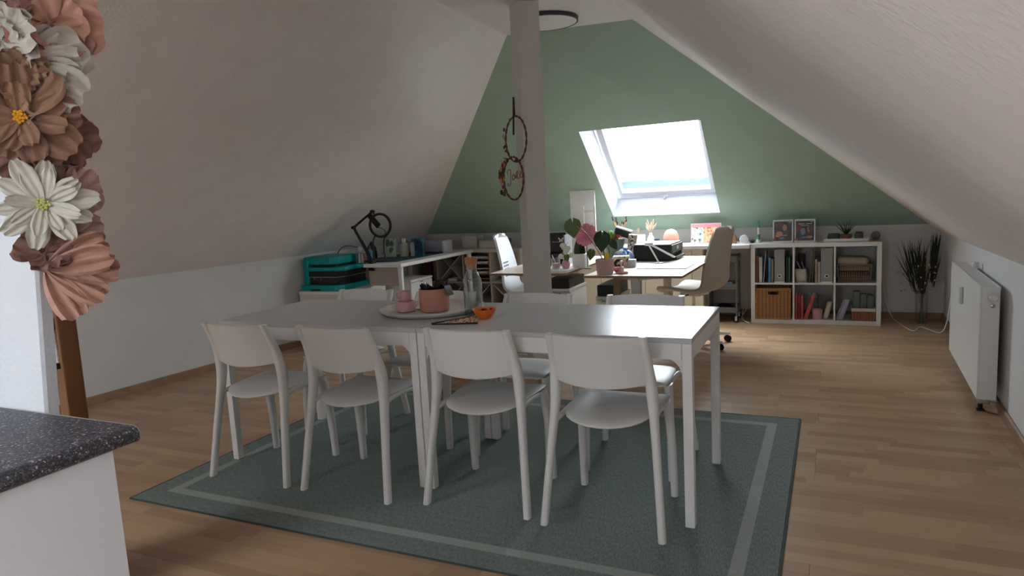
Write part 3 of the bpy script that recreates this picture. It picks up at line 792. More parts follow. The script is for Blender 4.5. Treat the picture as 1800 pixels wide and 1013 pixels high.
# ------------------------------------------------------------------ cube shelves
def cube_shelf(label, x0, y0, cols, edge):
    W = .076+cols*.3373+(cols-1)*.016; H_, D = .77, .38
    t = thing('cube_shelf', label, 'shelf', (x0, y0, 0))
    obj('top_panel', B().box(0, W, 0, D, H_-.038, H_, .0015), edge, t); obj('bottom_panel', B().box(.038, W-.038, 0, D, 0, .038, .0015), edge, t)
    for x in (0, W-.038): obj('side_panel', B().box(x, x+.038, 0, D, 0, H_-.038, .0015), edge, t)
    for i in range(1, cols): x = .038+i*.3373+(i-1)*.016; obj('divider', B().box(x, x+.016, .003, D, .038, H_-.038), edge, t, 0)
    for i in range(cols): x = .038+i*.3533; obj('shelf', B().box(x, x+.3373, .003, D, .377, .393), edge, t, 0)
    return t
SX, SY = 1.014, 4.0
cube_shelf('white six-cube shelf with files and baskets beside the corner vase', SX, SY, 3, M_white)
S1, S2 = .0385, .3935      # cell floors
def book(label, x, z, w, d, h, rgb, tilt=0.0, y=4.03, name='book', cat='book', pages=True, grp='files and books in the six-cube shelf'):
    t = thing(name, label, cat, (x, y, z), 0, grp)
    t.rotation_euler = (0, tilt, 0)
    m = mat('cover_%d_%d_%d' % rgb, rgb, .55)
    obj('cover', B().box(0, w, 0, .003, 0, h, .0008).box(0, .0022, 0, d, 0, h).box(w-.0022, w, 0, d, 0, h), m, t, 0)
    obj('pages', B().box(.0022, w-.0022, .003, d-.003, .003, h-.003), M_paper, t, 0)
    return t
book('brown-red book at the outer side of the upper cell', 1.056, S2, .026, .2, .255, (128, 78, 66))
book('white ring book in upper cell beside the brown-red one', 1.086, S2, .030, .2, .245, (206, 204, 206))
book('thin pale blue folder leaning in the upper cell', 1.122, S2+.003, .010, .21, .30, (178, 186, 206), .07)
book('short black booklet behind the leaning pale blue folder', 1.152, S2, .012, .19, .20, (34, 36, 44))
book('blue paperback in the upper cell next to the grey file', 1.172, S2, .022, .19, .24, (92, 150, 190))
book('slim grey book between blue paperback and grey file', 1.198, S2, .020, .19, .23, (140, 136, 134))
book('dark green folder between grey file and divider', 1.332, S2, .012, .22, .245, (40, 74, 56))
book('mid green folder squeezed against the divider', 1.350, S2, .016, .22, .240, (70, 116, 86))
def mag_file(label, x, z, w=.09, h=.318):
    t = thing('magazine_file', label, 'file box', (x, 4.012, z), 0, 'grey magazine files')
    m = mat('file_grey', (150, 150, 150), .6)
    pr = [(0, 0), (.25, 0), (.25, h*.8), (.10, h), (0, h)]
    b = B()
    for xx in (0, w-.003): b.prism(pr, xx, xx+.003, M=Matrix(((0, 0, 1, 0), (1, 0, 0, 0), (0, 1, 0, 0), (0, 0, 0, 1))))
    b.box(.003, w-.003, 0, .003, 0, h); b.box(.003, w-.003, .247, .25, 0, h*.8); b.box(.003, w-.003, .003, .247, 0, .003)
    obj('box', b, m, t, 0)
    obj('base_strip', B().box(0, w, -.003, 0, 0, .012), M_white, t, 0)
    obj('ring', B().tube([(w/2+.015*math.cos(a), -.002, .065+.015*math.sin(a)) for a in [2*PI*i/20 for i in range(20)]], .004, 6, closed=True), M_white, t)
    obj('finger_hole', B().lathe([(0, .002), (.0125, .002), (.0125, 0), (0, 0)], 18, M=T(w/2, .001, .065) @ Matrix.Rotation(PI/2, 4, 'X')), M_black, t)
mag_file('grey magazine file above the wicker box', 1.228, S2)
mag_file('grey magazine file beside the wire basket', 1.634, S2, .10, .325)
# upper middle cell
def pouch(name, label, cat, x, y, z, w, d, h, rgb, lean, rz=0, puff=.35):
    def ring(t):
        s_ = math.sin(PI*min(.97, max(.03, t)))**puff; n = 16
        return [Vector((lean*t*h+w*.5*(.82+.18*s_)*math.copysign(abs(math.cos(a))**.6, math.cos(a)), d*.5*s_*math.copysign(abs(math.sin(a))**.8, math.sin(a)), h*t)) for a in [2*PI*i/n for i in range(n)]]
    return single(name, B().loft([ring(i/8) for i in range(9)]), mat('cloth_%d_%d_%d' % rgb, rgb, .9, bump=.2, bscale=60), label, cat, (x, y, z), (0, 0, rz), None, 60)
pouch('fabric_bag', 'dark grey cloth bag standing at the back of the middle cell', 'bag', 1.445, 4.32, S2, .07, .08, .25, (84, 82, 80), .05)
pouch('paper_bag', 'white crumpled paper bag lying in front in the middle cell', 'bag', 1.468, 4.075, S2, .105, .09, .125, (196, 188, 178), -.1)
for i, (x, tl, h, lb) in enumerate(((1.500, -.42, .20, 'white card leaning far over above the crumpled paper bag'), (1.520, -.32, .19, 'second white card leaning beside the crumpled paper bag'))):
    single('card', B().box(0, .004, 0, .12, 0, h), M_paper, lb, 'card', (x, 4.15, S2+.001), (0, tl, 0), 'white cards in the cube shelf', 0)
book('tall olive folder leaning in the middle cell', 1.532, S2+.002, .010, .22, .295, (108, 104, 74), .09)
book('brown card folder leaning next to the olive one', 1.552, S2+.002, .010, .22, .28, (120, 98, 78), .08)
book('beige folder upright in the middle cell', 1.582, S2, .020, .2, .22, (170, 154, 132))
book('grey-white book upright beside the grey file', 1.606, S2, .024, .2, .195, (184, 180, 176))
# wire basket with fabrics
wb_ = thing('wire_basket', 'thin wire basket of folded fabrics in the cube shelf', 'basket', (1.915, 4.17, S2))
b = B()
def rect(x, y, z): return [(-x, -y, z), (x, -y, z), (x, y, z), (-x, y, z)]
for z, f in ((.004, .9), (.06, .94), (.12, .97), (.165, 1)): b.tube(rect(.145*f, .14*f, z), .002 if z < .16 else .003, 6, closed=True)
for i in range(15):
    x = -.14+.02*i
    for s_ in (-1, 1): b.tube([(x*.9, s_*.126, .004), (x, s_*.14, .165)], .0013, 5)
for i in range(13):
    y = -.12+.02*i
    for s_ in (-1, 1): b.tube([(s_*.13, y*.9, .004), (s_*.145, y, .165)], .0013, 5)
obj('wires', b, mat('wire_grey', (150, 146, 140), .4, metal=.6), wb_)
fab = [(120, 84, 66), (96, 58, 50), (134, 108, 84)]
for i in range(3):
    pf = B().box(-.125, .125, -.118, .118, .006+.05*i, .052+.05*i, .016, 3)
    single('folded_fabric', pf, mat('fabric_%d' % i, fab[i], .95, bump=.3, bscale=40), ['dark brown', 'wine red', 'sand brown'][i]+' folded fabric inside the wire basket', 'fabric', (1.915, 4.17, S2+.0005*i), (0, 0, 0), 'folded fabrics')
single('folded_blanket', B().box(-.13, .13, -.11, .11, 0, .072, .03, 4), mat('blanket', (160, 148, 130), .95, bump=.3, bscale=40), 'pale folded blanket lying on top of the wire basket', 'blanket', (1.90, 4.17, S2+.160), (0, .04, 0))
# wicker box
def wicker(name, rgb1, rgb2, sx=60., sz=150.):
    m = bpy.data.materials.new(name); m.use_nodes = True
    nt = m.node_tree; b = nt.nodes['Principled BSDF']; N = nt.nodes.new; L = nt.links.new
    tc = N('ShaderNodeTexCoord'); w1_ = N('ShaderNodeTexWave'); w1_.bands_direction = 'Z'; w1_.inputs['Scale'].default_value = sz/6.28; w1_.inputs['Distortion'].default_value = 1.5
    w2_ = N('ShaderNodeTexWave'); w2_.bands_direction = 'X'; w2_.inputs['Scale'].default_value = sx/6.28
    L(tc.outputs['Object'], w1_.inputs[0]); L(tc.outputs['Object'], w2_.inputs[0])
    mm = N('ShaderNodeMath'); mm.operation = 'MULTIPLY'; L(w1_.outputs['Fac'], mm.inputs[0]); L(w2_.outputs['Fac'], mm.inputs[1])
    mx = N('ShaderNodeMix'); mx.data_type = 'RGBA'; L(mm.outputs[0], mx.inputs[0]); mx.inputs[6].default_value = lin(rgb1); mx.inputs[7].default_value = lin(rgb2)
    L(mx.outputs[2], b.inputs['Base Color']); b.inputs['Roughness'].default_value = .7
    bp = N('ShaderNodeBump'); bp.inputs['Strength'].default_value = .8; bp.inputs['Distance'].default_value = .003; L(mm.outputs[0], bp.inputs['Height']); L(bp.outputs[0], b.inputs['Normal'])
    return m
M_wick = wicker('wicker', (138, 96, 58), (206, 162, 112)); M_rat = wicker('rattan_rim', (170, 116, 70), (206, 152, 100), 300, 40)
wk = thing('wicker_box', 'woven wicker storage box with hand hole in the lower cell', 'basket', (1.2165, 4.005, S1))
w_, h_ = .155, .306
b = B().box(-w_, -.045, 0, .012, 0, h_-.02).box(.045, w_, 0, .012, 0, h_-.02).box(-.045, .045, 0, .012, 0, .238).box(-.045, .045, 0, .012, .274, h_-.02)
b.box(-w_, -w_+.012, .012, .33, 0, h_-.02).box(w_-.012, w_, .012, .33, 0, h_-.02).box(-w_, w_, .33, .342, 0, h_-.02).box(-w_, w_, 0, .342, 0, .01)
obj('weave', b, M_wick, wk, 0)
b = B()
for z in (.006, h_-.012): b.tube([(-w_, -.001, z), (w_, -.001, z), (w_, .343, z), (-w_, .343, z)], .009, 8, closed=True)
for x in (-w_+.004, w_-.004): b.tube([(x, -.001, .006), (x, -.001, h_-.012)], .008, 8)
obj('rim', b, M_rat, wk)
obj('hand_hole', B().tube([(-.045, -.001, .238), (.045, -.001, .238), (.045, -.001, .274), (-.045, -.001, .274)], .004, 6, closed=True), M_rat, wk)
# lower middle cell
for i, rgb in enumerate(((176, 72, 66), (150, 54, 52), (186, 88, 80))):
    book(['coral red folder against the divider in lower middle cell', 'dark red folder second in the lower middle cell', 'light red folder third in the lower middle cell'][i], 1.410+.0255*i, S1, .022, .22, .235-.004*i, rgb)
book('thick coral red album leaning sideways in lower middle cell', 1.484, S1+.0108, .034, .2, .24, (196, 88, 82), .31)
book('beige book lying behind the pink cup', 1.61, S1, .10, .03, .19, (150, 138, 124), 0, 4.30)
lab1('pink_cup', B().lathe([(0, 0), (.036, 0), (.044, .008), (.046, .05), (.045, .095), (.042, .098), (.040, .09), (.040, .012), (0, .010)], 28), mat('soft_pink', (206, 160, 162), .5), 'plain soft pink cup in the lower middle cell', 'cup', (1.603, 4.075, S1))
pouch('cream_cushion', 'small cream cushion leaning against the shelf divider', 'cushion', 1.672, 4.10, S1, .05, .14, .165, (206, 194, 172), .24)
# lower right cell
pouch('lilac_bag', 'lilac white cloth bag slumped in the lower right cell', 'bag', 1.795, 4.065, S1, .06, .08, .19, (178, 174, 196), .30)
cable('bag_strap', [(1.84, 4.04, .21), (1.82, 4.03, .185), (1.79, 4.03, .13), (1.775, 4.04, .08), (1.772, 4.05, .045)], .005, mat('strap', (170, 166, 186), .8), 'thin lilac strap trailing from the slumped cloth bag')
rb = thing('rattan_basket', 'low rattan basket with white fabric rim in the cube shelf', 'basket', (1.992, 4.12, S1))
b = B(); b.box(-.098, .098, -.10, -.09, 0, .092, .003).box(-.098, .098, .09, .10, 0, .092, .003).box(-.098, -.088, -.09, .09, 0, .092, .003).box(.088, .098, -.09, .09, 0, .092, .003).box(-.09, .09, -.09, .09, 0, .006)
obj('weave', b, wicker('rattan', (128, 82, 50), (176, 122, 78), 80, 220), rb, 0)
b = B(); b.box(-.101, .101, -.103, -.086, .088, .118, .004).box(-.101, .101, .086, .103, .088, .118, .004).box(-.101, -.085, -.086, .086, .088, .118, .004).box(.085, .101, -.086, .086, .088, .118, .004)
obj('fabric_rim', b, mat('rim_cloth', (196, 190, 182), .9), rb)
for i, (x, h) in enumerate(((1.937, .258), (1.995, .235), (2.052, .222))):
    single('grey_box', B().box(-.027, .027, -.05, .05, 0, h, .006), mat('box_grey', (104, 110, 110), .6), ['tallest', 'middle', 'shortest'][i]+' grey box standing in the rattan basket', 'box', (x, 4.13, S1+.0062), (0, 0, 0), 'grey boxes in basket')

# ------------------------------------------------------------------ on the six-cube shelf
CZ = .77
def photo_material(name, seed, cols):
    m = bpy.data.materials.new(name); m.use_nodes = True
    nt = m.node_tree; b = nt.nodes['Principled BSDF']; N = nt.nodes.new; L = nt.links.new
    tc = N('ShaderNodeTexCoord'); no = N('ShaderNodeTexNoise'); no.inputs['Scale'].default_value = 16; no.inputs['Detail'].default_value = 3; no.noise_dimensions = '4D'; no.inputs['W'].default_value = seed
    L(tc.outputs['Object'], no.inputs['Vector'])
    cr = N('ShaderNodeValToRGB'); L(no.outputs['Fac'], cr.inputs[0]); el = cr.color_ramp.elements
    el[0].position = .36; el[0].color = lin(cols[0]); el[1].position = .68; el[1].color = lin(cols[-1])
    for i, c_ in enumerate(cols[1:-1]): e = el.new(.42+.08*i); e.color = lin(c_)
    L(cr.outputs[0], b.inputs['Base Color']); b.inputs['Roughness'].default_value = .35
    return m
def game_box(label, x, seed, cols, lines):
    t = thing('picture_box', label, 'box', (x, 4.16, CZ), 0, 'boxes with photo fronts'); t.rotation_euler = (math.radians(-5), 0, 0)
    obj('body', B().box(0, .184, 0, .03, 0, .216, .002), M_paper, t)
    obj('photo', B().box(.012, .172, -.0008, .0, .012, .200), photo_material('photo_%d' % seed, seed, cols), t, 0)
    skin = mat('print_skin', (190, 140, 118), .4); hair = mat('print_hair', (96, 58, 38), .4); red = mat('print_red', (150, 50, 58), .4); wt_ = mat('print_white', (210, 206, 206), .4); blu = mat('print_blue', (120, 140, 160), .4)
    def disc(x, z, rx, rz_, m, k): obj('print', B().lathe([(0, .0004), (1, .0004), (1, 0), (0, 0)], 18, M=T(x, -.0009-.0004*k, z) @ Matrix.Rotation(PI/2, 4, 'X') @ Matrix.Diagonal((rx, rz_, 1, 1))), m, t)
    if lines == 0:
        disc(.098, .146, .026, .036, hair, 0); disc(.108, .138, .020, .030, skin, 1); disc(.060, .085, .030, .022, skin, 0); disc(.045, .060, .022, .012, skin, 1)
        obj('print', B().box(.068, .13, -.0016, -.0008, .062, .068), wt_, t, 0); obj('print', B().box(.06, .10, -.0016, -.0008, .03, .05), blu, t, 0)
    else:
        disc(.034, .125, .02, .024, red, 0); disc(.13, .120, .018, .028, skin, 0); disc(.148, .128, .024, .034, hair, 1); disc(.075, .10, .022, .035, mat('print_grey', (130, 126, 130), .4), 0); disc(.13, .045, .03, .012, skin, 1); disc(.08, .042, .02, .008, blu, 1)
        obj('print', B().box(.035, .090, -.0016, -.0008, .168, .174), wt_, t, 0); obj('print', B().box(.105, .155, -.0016, -.0008, .168, .174), wt_, t, 0); obj('print', B().box(.055, .125, -.0016, -.0008, .152, .157), wt_, t, 0)
    disc(.152, .196, .014, .010, mat('print_badge', (150, 166, 156), .4), 2)
    obj('print', B().box(.002, .032, -.0018, -.0008, .014, .034), mat('print_tag', (176, 70, 86), .4), t, 0)
game_box('white-framed box front with photo of a painting child', 1.203, 3, [(18, 18, 24), (26, 24, 30), (50, 38, 36), (96, 70, 58)], 0)
game_box('white-framed box front with photo of two children and white caption', 1.398, 8, [(14, 14, 18), (24, 22, 26), (52, 38, 36), (84, 74, 72)], 1)
cd_ = thing('candle_holder', 'white ribbed candle holder with teal and white taper', 'candle', (1.077, 4.12, CZ))
obj('holder', B().lathe([(0, 0), (.024, 0), (.026, .006), (.022, .012), (.025, .02), (.022, .028), (.024, .034), (.014, .036), (0, .034)], 24), mat('mint_white', (214, 224, 216), .5), cd_)
obj('candle', B().lathe([(0, .034), (.011, .034), (.011, .085), (0, .085)], 16), mat('teal_wax', (70, 150, 140), .5), cd_)
obj('candle', B().lathe([(.011, .085), (.0105, .150), (0, .150)], 16), mat('white_wax', (232, 226, 220), .5), cd_)
obj('candle', B().lathe([(.0105, .150), (.008, .205), (.004, .214), (0, .215)], 16), MATS['teal_wax'], cd_)
ck = thing('round_clock', 'small round white clock with pale pink face on counter', 'clock', (.944, 4.12, CZ))
RXm = Matrix.Rotation(PI/2, 4, 'X')
obj('case', B().lathe([(0, 0), (.040, 0), (.043, .006), (.043, .026), (.038, .030), (.033, .026), (0, .026)], 30, M=T(0, 0, .0435) @ Matrix.Rotation(math.radians(8), 4, 'X') @ RXm), M_white, ck)
obj('face', B().lathe([(0, .0275), (.033, .0275), (.033, .026), (0, .026)], 30, M=T(0, 0, .0435) @ Matrix.Rotation(math.radians(8), 4, 'X') @ RXm), mat('clock_face', (226, 206, 214), .5), ck)
single('dark_stone', B().ball((0, 0, .016), .026, 12, (1, .7, .62)), mat('stone', (56, 54, 48), .7, var=.2, vscale=60), 'small dark stone between the clock and the candle', 'stone', (1.018, 4.13, CZ))
tr = thing('wooden_tray', 'flat white tray carrying the aloe on the cube shelf', 'tray', (1.842, 4.17, CZ))
b = B().box(-.19, .19, -.11, .11, 0, .006).box(-.19, .19, -.11, -.102, 0, .030, .002).box(-.19, .19, .102, .11, 0, .030, .002).box(-.19, -.182, -.11, .11, 0, .030, .002).box(.182, .19, -.11, .11, 0, .030, .002)
obj('tray_body', b, M_white, tr, 0)
AZ = CZ+.0062
lab1('stone_bowl', B().lathe([(0, 0), (.042, 0), (.052, .010), (.056, .035), (.048, .066), (.044, .066), (.05, .035), (.04, .012), (0, .010)], 26), mat('slate', (84, 84, 84), .7), 'dark slate bowl left standing on the tray with the aloe', 'bowl', (1.740, 4.165, AZ))
al = thing('aloe_plant', 'spiky dark aloe in a terracotta pot on the tray', 'plant', (1.845, 4.165, AZ))
obj('pot', B().lathe([(0, 0), (.034, 0), (.046, .045), (.050, .046), (.050, .058), (.045, .058), (.043, .046), (0, .044)], 26), mat('terracotta', (150, 96, 74), .8), al)
M_aloe = mat('aloe_leaf', (40, 58, 46), .5)
rg = random.Random(4)
for i in range(14):
    a = 2*PI*i/14+rg.random()*.3; L_ = rg.uniform(.10, .165); sp_ = rg.uniform(.25, 1.0)*(.75 if math.sin(a) > 0 else 1)
    d = Vector((math.cos(a)*sp_, math.sin(a)*sp_*.45, 1)).normalized()
    pts = [Vector((0, 0, .05))+d*L_*t+Vector((math.cos(a), math.sin(a)*.4, 0))*.012*t*t for t in (0, .25, .5, .75, 1)]
    obj('leaf', B().tube(pts, [.007, .0075, .006, .004, .0008], 6, flat=.55), M_aloe, al)
lab1('lidded_jar', B().lathe([(0, 0), (.032, 0), (.036, .005), (.036, .062), (.033, .066), (.030, .068), (.030, .078), (.012, .080), (0, .080)], 24), mat('jar_grey', (92, 92, 92), .5), 'grey lidded jar beside the aloe on the tray', 'jar', (1.952, 4.165, AZ))
lab1('glass_globe', B().ball((0, 0, .041), .041, 20), glassy('smoky_glass', (196, 200, 200), .08), 'smoky glass globe standing on a brass dish', 'globe', (2.088, 4.16, CZ+.0045))
lab1('brass_dish', B().lathe([(0, 0), (.03, 0), (.042, .006), (.042, .009), (.028, .004), (0, .004)], 24), mat('brass', (196, 150, 100), .3, metal=.9), 'small brass dish under the smoky glass globe', 'dish', (2.088, 4.16, CZ))

# ------------------------------------------------------------------ counter along the back wall
ct = thing('wall_counter', 'long white counter top along the back wall under the roof window', 'counter', (0, 3.90, 0))
obj('worktop', B().box(-1.02, 1.012, 0, .482, .735, .77, .002), M_white, ct)
obj('support_panel', B().box(-1.02, -1.002, .01, .47, 0, .735), M_white, ct, 0)
for i, (a, e, lb) in enumerate(((-.94, -.472, 'cream-fronted cabinet under the counter, beyond the second desk'), (-.470, -.002, 'cream-fronted cabinet under the counter behind the white easel'), (0, .468, 'cream-fronted cabinet under the counter behind the printer desk'), (.470, .575, 'narrow cream-fronted cabinet under the counter beside the trolley'))):
    t = thing('floor_cabinet', lb, 'cabinet', (a, 3.915, 0), 0, 'cream cabinets under the counter'); w = e-a
    obj('body', B().box(0, w, .019, .45, .06, .733), M_cream, t, 0); obj('plinth', B().box(0, w, .04, .45, 0, .06), M_cream, t, 0)
    dr = obj('door', B().box(.0015, w-.0015, 0, .018, .065, .731, .0015), M_cream, t)
    obj('handle', B().tube([(w-.02, -.014, .60), (w-.02, -.014, .68)], .004, 6), M_cream, dr)
# things on the counter
M_canvas = mat('canvas', (238, 238, 240), .8, bump=.15, bscale=200)
single('canvas_board', B().box(-.135, .135, 0, .018, 0, .60, .002), M_canvas, 'tall blank white canvas board leaning on the green slope', 'canvas', (-.640, 3.905, CZ), (math.radians(0), 0, 0))
ez = thing('mini_easel', 'small pale wooden ladder easel in front of the canvas board', 'easel', (-.545, 3.84, CZ) if False else (-.55, 3.955, CZ))
ez.location = (-.565, 3.885, CZ)
b = B()
for s_ in (-1, 1): b.box(s_*.062-.010, s_*.062+.010, -.012, .004, 0, .435, .002)
obj('uprights', b, mat('pale_wood', (222, 216, 208), .6), ez)
for z in (.10, .24, .375): obj('rung', B().box(-.052, .052, -.010, .002, z, z+.022, .002), MATS['pale_wood'], ez)
bc = thing('brush_jar', 'glass jar full of paint brushes on the counter', 'brush jar', (-.288, 4.06, CZ))
obj('jar', B().lathe([(0, .003), (.034, .003), (.037, .01), (.038, .15), (.036, .15), (.035, .012), (0, .010)], 24), M_glass, bc)
rg = random.Random(9)
M_bh = mat('brush_handle', (196, 156, 110), .5); M_br = mat('bristle', (70, 52, 40), .9)
for i in range(13):
    a = rg.uniform(0, 2*PI); q = Vector((.03*math.cos(a), .03*math.sin(a), .15)); p = Vector((-.015*math.cos(a), -.015*math.sin(a), .012)); d = (q-p).normalized(); L_ = rg.uniform(.22, .29)
    h = obj('brush', B().tube([p, p+d*L_], [.003, .0045], 6), M_bh, bc)
    obj('bristles', B().tube([p+d*L_, p+d*(L_+.018), p+d*(L_+.034)], [.005, .008, .002], 6), M_br, h)
ch_ = thing('card_stand', 'white rectangular card holder standing by the brush jar', 'card holder', (-.098, 4.10, CZ))
obj('body', B().box(-.058, .058, -.03, .03, 0, .112, .004), M_paper, ch_)
obj('tag', B().lathe([(0, .004), (.016, .004), (.016, 0), (0, 0)], 16, M=T(-.005, -.005, .165) @ RXm).box(-.007, -.003, -.007, -.003, .11, .15), mat('tag_wood', (214, 186, 140), .6), ch_)
pv = thing('pampas_vase', 'white bottle vase with pale dried grasses on the counter', 'vase', (.018, 4.12, CZ))
obj('vase', B().lathe([(0, 0), (.03, 0), (.038, .02), (.036, .07), (.016, .105), (.014, .13), (.012, .13), (.012, .10), (0, .09)], 24), M_paper, pv)
M_pamp = mat('pampas', (226, 206, 180), .95); M_pamp2 = mat('pampas_pink', (226, 176, 164), .95)
for i in range(8):
    a = -.5+i*.14; L_ = .10+.035*(i % 3)
    p = Vector((0, 0, .12)); q = Vector((math.sin(a)*L_, -.01+.01*(i % 3), .12+L_*math.cos(a)*.9))
    obj('plume', B().tube([p, p.lerp(q, .45), p.lerp(q, .7), q], [.0015, .003, .011, .002], 7), M_pamp2 if i % 3 == 2 else M_pamp, pv)
cm = thing('toy_camera', 'little black and white camera figure on the counter', 'figure', (.092, 4.06, CZ))
obj('body', B().box(-.03, .03, -.014, .014, 0, .05, .004), mat('cam_grey', (150, 156, 160), .5), cm)
obj('top', B().box(-.026, .030, -.012, .012, .05, .068, .004), mat('cam_blue', (60, 72, 84), .5), cm)
obj('lens', B().lathe([(0, .02), (.010, .02), (.014, .016), (.014, 0), (0, 0)], 16, M=T(-.002, -.014, .028) @ RXm), M_black, cm)
obj('strap_lug', B().box(.030, .046, -.012, .012, .012, .046, .005), M_black, cm)
dm = thing('dome_lamp', 'small salmon pink dome lamp on the counter behind the printer', 'lamp', (.232, 4.10, CZ))
obj('base', B().lathe([(0, 0), (.075, 0), (.080, .012), (.080, .05), (.076, .056), (0, .056)], 32), mat('salmon', (226, 158, 140), .5), dm)
obj('dome', B().lathe([(.079, .058), (.080, .07), (.074, .105), (.055, .140), (.028, .158), (0, .163)], 32), MATS['salmon'], dm)
ap = thing('art_print', 'floral art board with pink band leaning on the back wall', 'picture', (.567, 4.17, CZ)); ap.rotation_euler = (math.radians(-7), 0, 0)
obj('board', B().box(-.15, .15, 0, .012, 0, .205, .002), mat('board_pink', (232, 190, 190), .6), ap)
obj('print_left', B().box(-.142, -.025, -.001, 0, .012, .165), print_material('print_mint', (206, 226, 206), [(206, 226, 206), (176, 206, 186), (206, 226, 206), (110, 120, 110), (214, 180, 190)], 38), ap, 0)
obj('print_right', B().box(-.025, .142, -.001, 0, .012, .165), print_material('print_coral', (226, 190, 150), [(226, 120, 96), (236, 206, 160), (196, 196, 120), (240, 160, 130), (220, 100, 110)], 42), ap, 0)
obj('print_band', B().box(-.142, .142, -.001, 0, .165, .198), mat('band_pink', (226, 150, 160), .6), ap, 0)
lab1('arch_block', B().prism([(-.045, 0), (.045, 0), (.045, .05)]+[(.045*math.cos(a), .05+.045*math.sin(a)) for a in [PI*i/10 for i in range(1, 10)]]+[(-.045, .05)], -.02, .02, M=Matrix(((1, 0, 0, 0), (0, 0, 1, 0), (0, 1, 0, 0), (0, 0, 0, 1)))), mat('walnut', (150, 104, 66), .5, var=.1, vscale=30), 'brown wooden arch block behind the beige office chair', 'decoration', (.825, 4.12, CZ))

# ------------------------------------------------------------------ desks
M_birch = mat('birch_top', (230, 214, 200), .4, var=.03, vscale=5); M_bedge = mat('birch_edge', (146, 112, 84), .55)
M_leg = mat('desk_leg', (206, 200, 190), .5)
DZ = .74
def desk(label, cx, cy, w, l, rz, edge, colx, fx0, fx1):
    t = thing('standing_desk', label, 'desk', (cx, cy, 0), rz, 'standing desks back to back')
    obj('tabletop', B().box(-w/2+.0012, w/2-.0012, -l/2+.0012, l/2-.0012, DZ-.018, DZ, .002), M_birch, t)
    obj('edge_band', B().box(-w/2, w/2, -l/2, -l/2+.0012, DZ-.017, DZ-.002).box(-w/2, w/2, l/2-.0012, l/2, DZ-.017, DZ-.002).box(-w/2, -w/2+.0012, -l/2, l/2, DZ-.017, DZ-.002).box(w/2-.0012, w/2, -l/2, l/2, DZ-.017, DZ-.002), edge, t, 0)
    obj('frame_rail', B().box(colx-.03, colx+.03, -l/2+.16, l/2-.16, DZ-.055, DZ-.019, .003), M_leg, t)
    for s_ in (-1, 1):
        y = s_*(l/2-.20)
        obj('leg', B().box(colx-.035, colx+.035, y-.028, y+.028, .03, DZ-.05, .004), M_leg, t)
        obj('foot', B().box(fx0, fx1, y-.035, y+.035, 0, .03, .006), M_leg, t)
        obj('bracket', B().prism([(-w/2+.05, DZ-.019), (w/2-.05, DZ-.019), (w/2-.05, DZ-.030), (colx+.05, DZ-.055), (colx-.05, DZ-.055), (-w/2+.05, DZ-.030)], y-.025, y+.025, M=Matrix(((1, 0, 0, 0), (0, 0, 1, 0), (0, 1, 0, 0), (0, 0, 0, 1)))), M_leg, t)
    return t
desk('light birch standing desk with printer and light pad', .432, 2.53, .73, 1.40, -.02, M_bedge, -.02, -.17, .27)
desk('birch standing desk behind the post, holding candle and black box', -.470, 2.66, .66, 1.36, 0, M_bedge, 0, -.25, .08)
# drawer units under the desks
def drawers(label, x0, x1, y0, y1, h, n, m, face='y'):
    t = thing('drawer_unit', label, 'drawer unit', (x0, y0, 0)); w, d = x1-x0, y1-y0
    obj('body', B().box(0, w, .018, d, .03, h-.02) if face == 'y' else B().box(0, w-.018, 0, d, .03, h-.02), m, t, 0)
    obj('top', B().box(-.004, w+.004, -.004, d+.004, h-.02, h, .0015), m, t)
    obj('plinth', B().box(.02, w-.03, .03, d-.02, 0, .03), M_grey, t, 0)
    for i in range(n):
        z0 = .035+(h-.06)*i/n; z1 = .035+(h-.06)*(i+1)/n-.004
        if face == 'y':
            f = obj('drawer', B().box(.002, w-.002, 0, .017, z0, z1, .0015), m, t)
            obj('pull', B().box(w/2-.03, w/2+.03, -.004, 0, z1-.012, z1-.004), M_grey, f, 0)
        else:
            f = obj('drawer', B().box(w-.017, w, .002, d-.002, z0, z1, .0015), m, t)
            obj('pull', B().box(w, w+.004, d/2-.03, d/2+.03, z1-.012, z1-.004), M_grey, f, 0)
    return t
drawers('white drawer unit under the second desk beside the post', -.36, -.16, 2.10, 2.52, .60, 3, M_white)
single('dark_gap_block', B().box(0, .19, 0, .38, 0, .075, .006), M_black, 'flat black block as the dark gap over the drawer unit under the second desk', 'case', (-.355, 2.12, .6005))  # solid black block put in for the shaded gap above the drawers
drawers('white drawer unit under the printer desk, nearest its end', .085, .235, 2.02, 2.45, .555, 2, M_cream)
single('dark_gap_block', B().box(0, .14, 0, .38, 0, .085, .006), M_black, 'flat black block as the dark void over the drawer unit under the printer desk', 'case', (.09, 2.04, .5555))  # black block again, painting the dark void over these drawers
single('wooden_board', B().box(0, .05, 0, .018, 0, .712, .001), mat('plank_wood', (150, 112, 84), .6, var=.1, vscale=10), 'upright brown wooden board at the end of the printer desk', 'board', (.245, 1.96, 0))

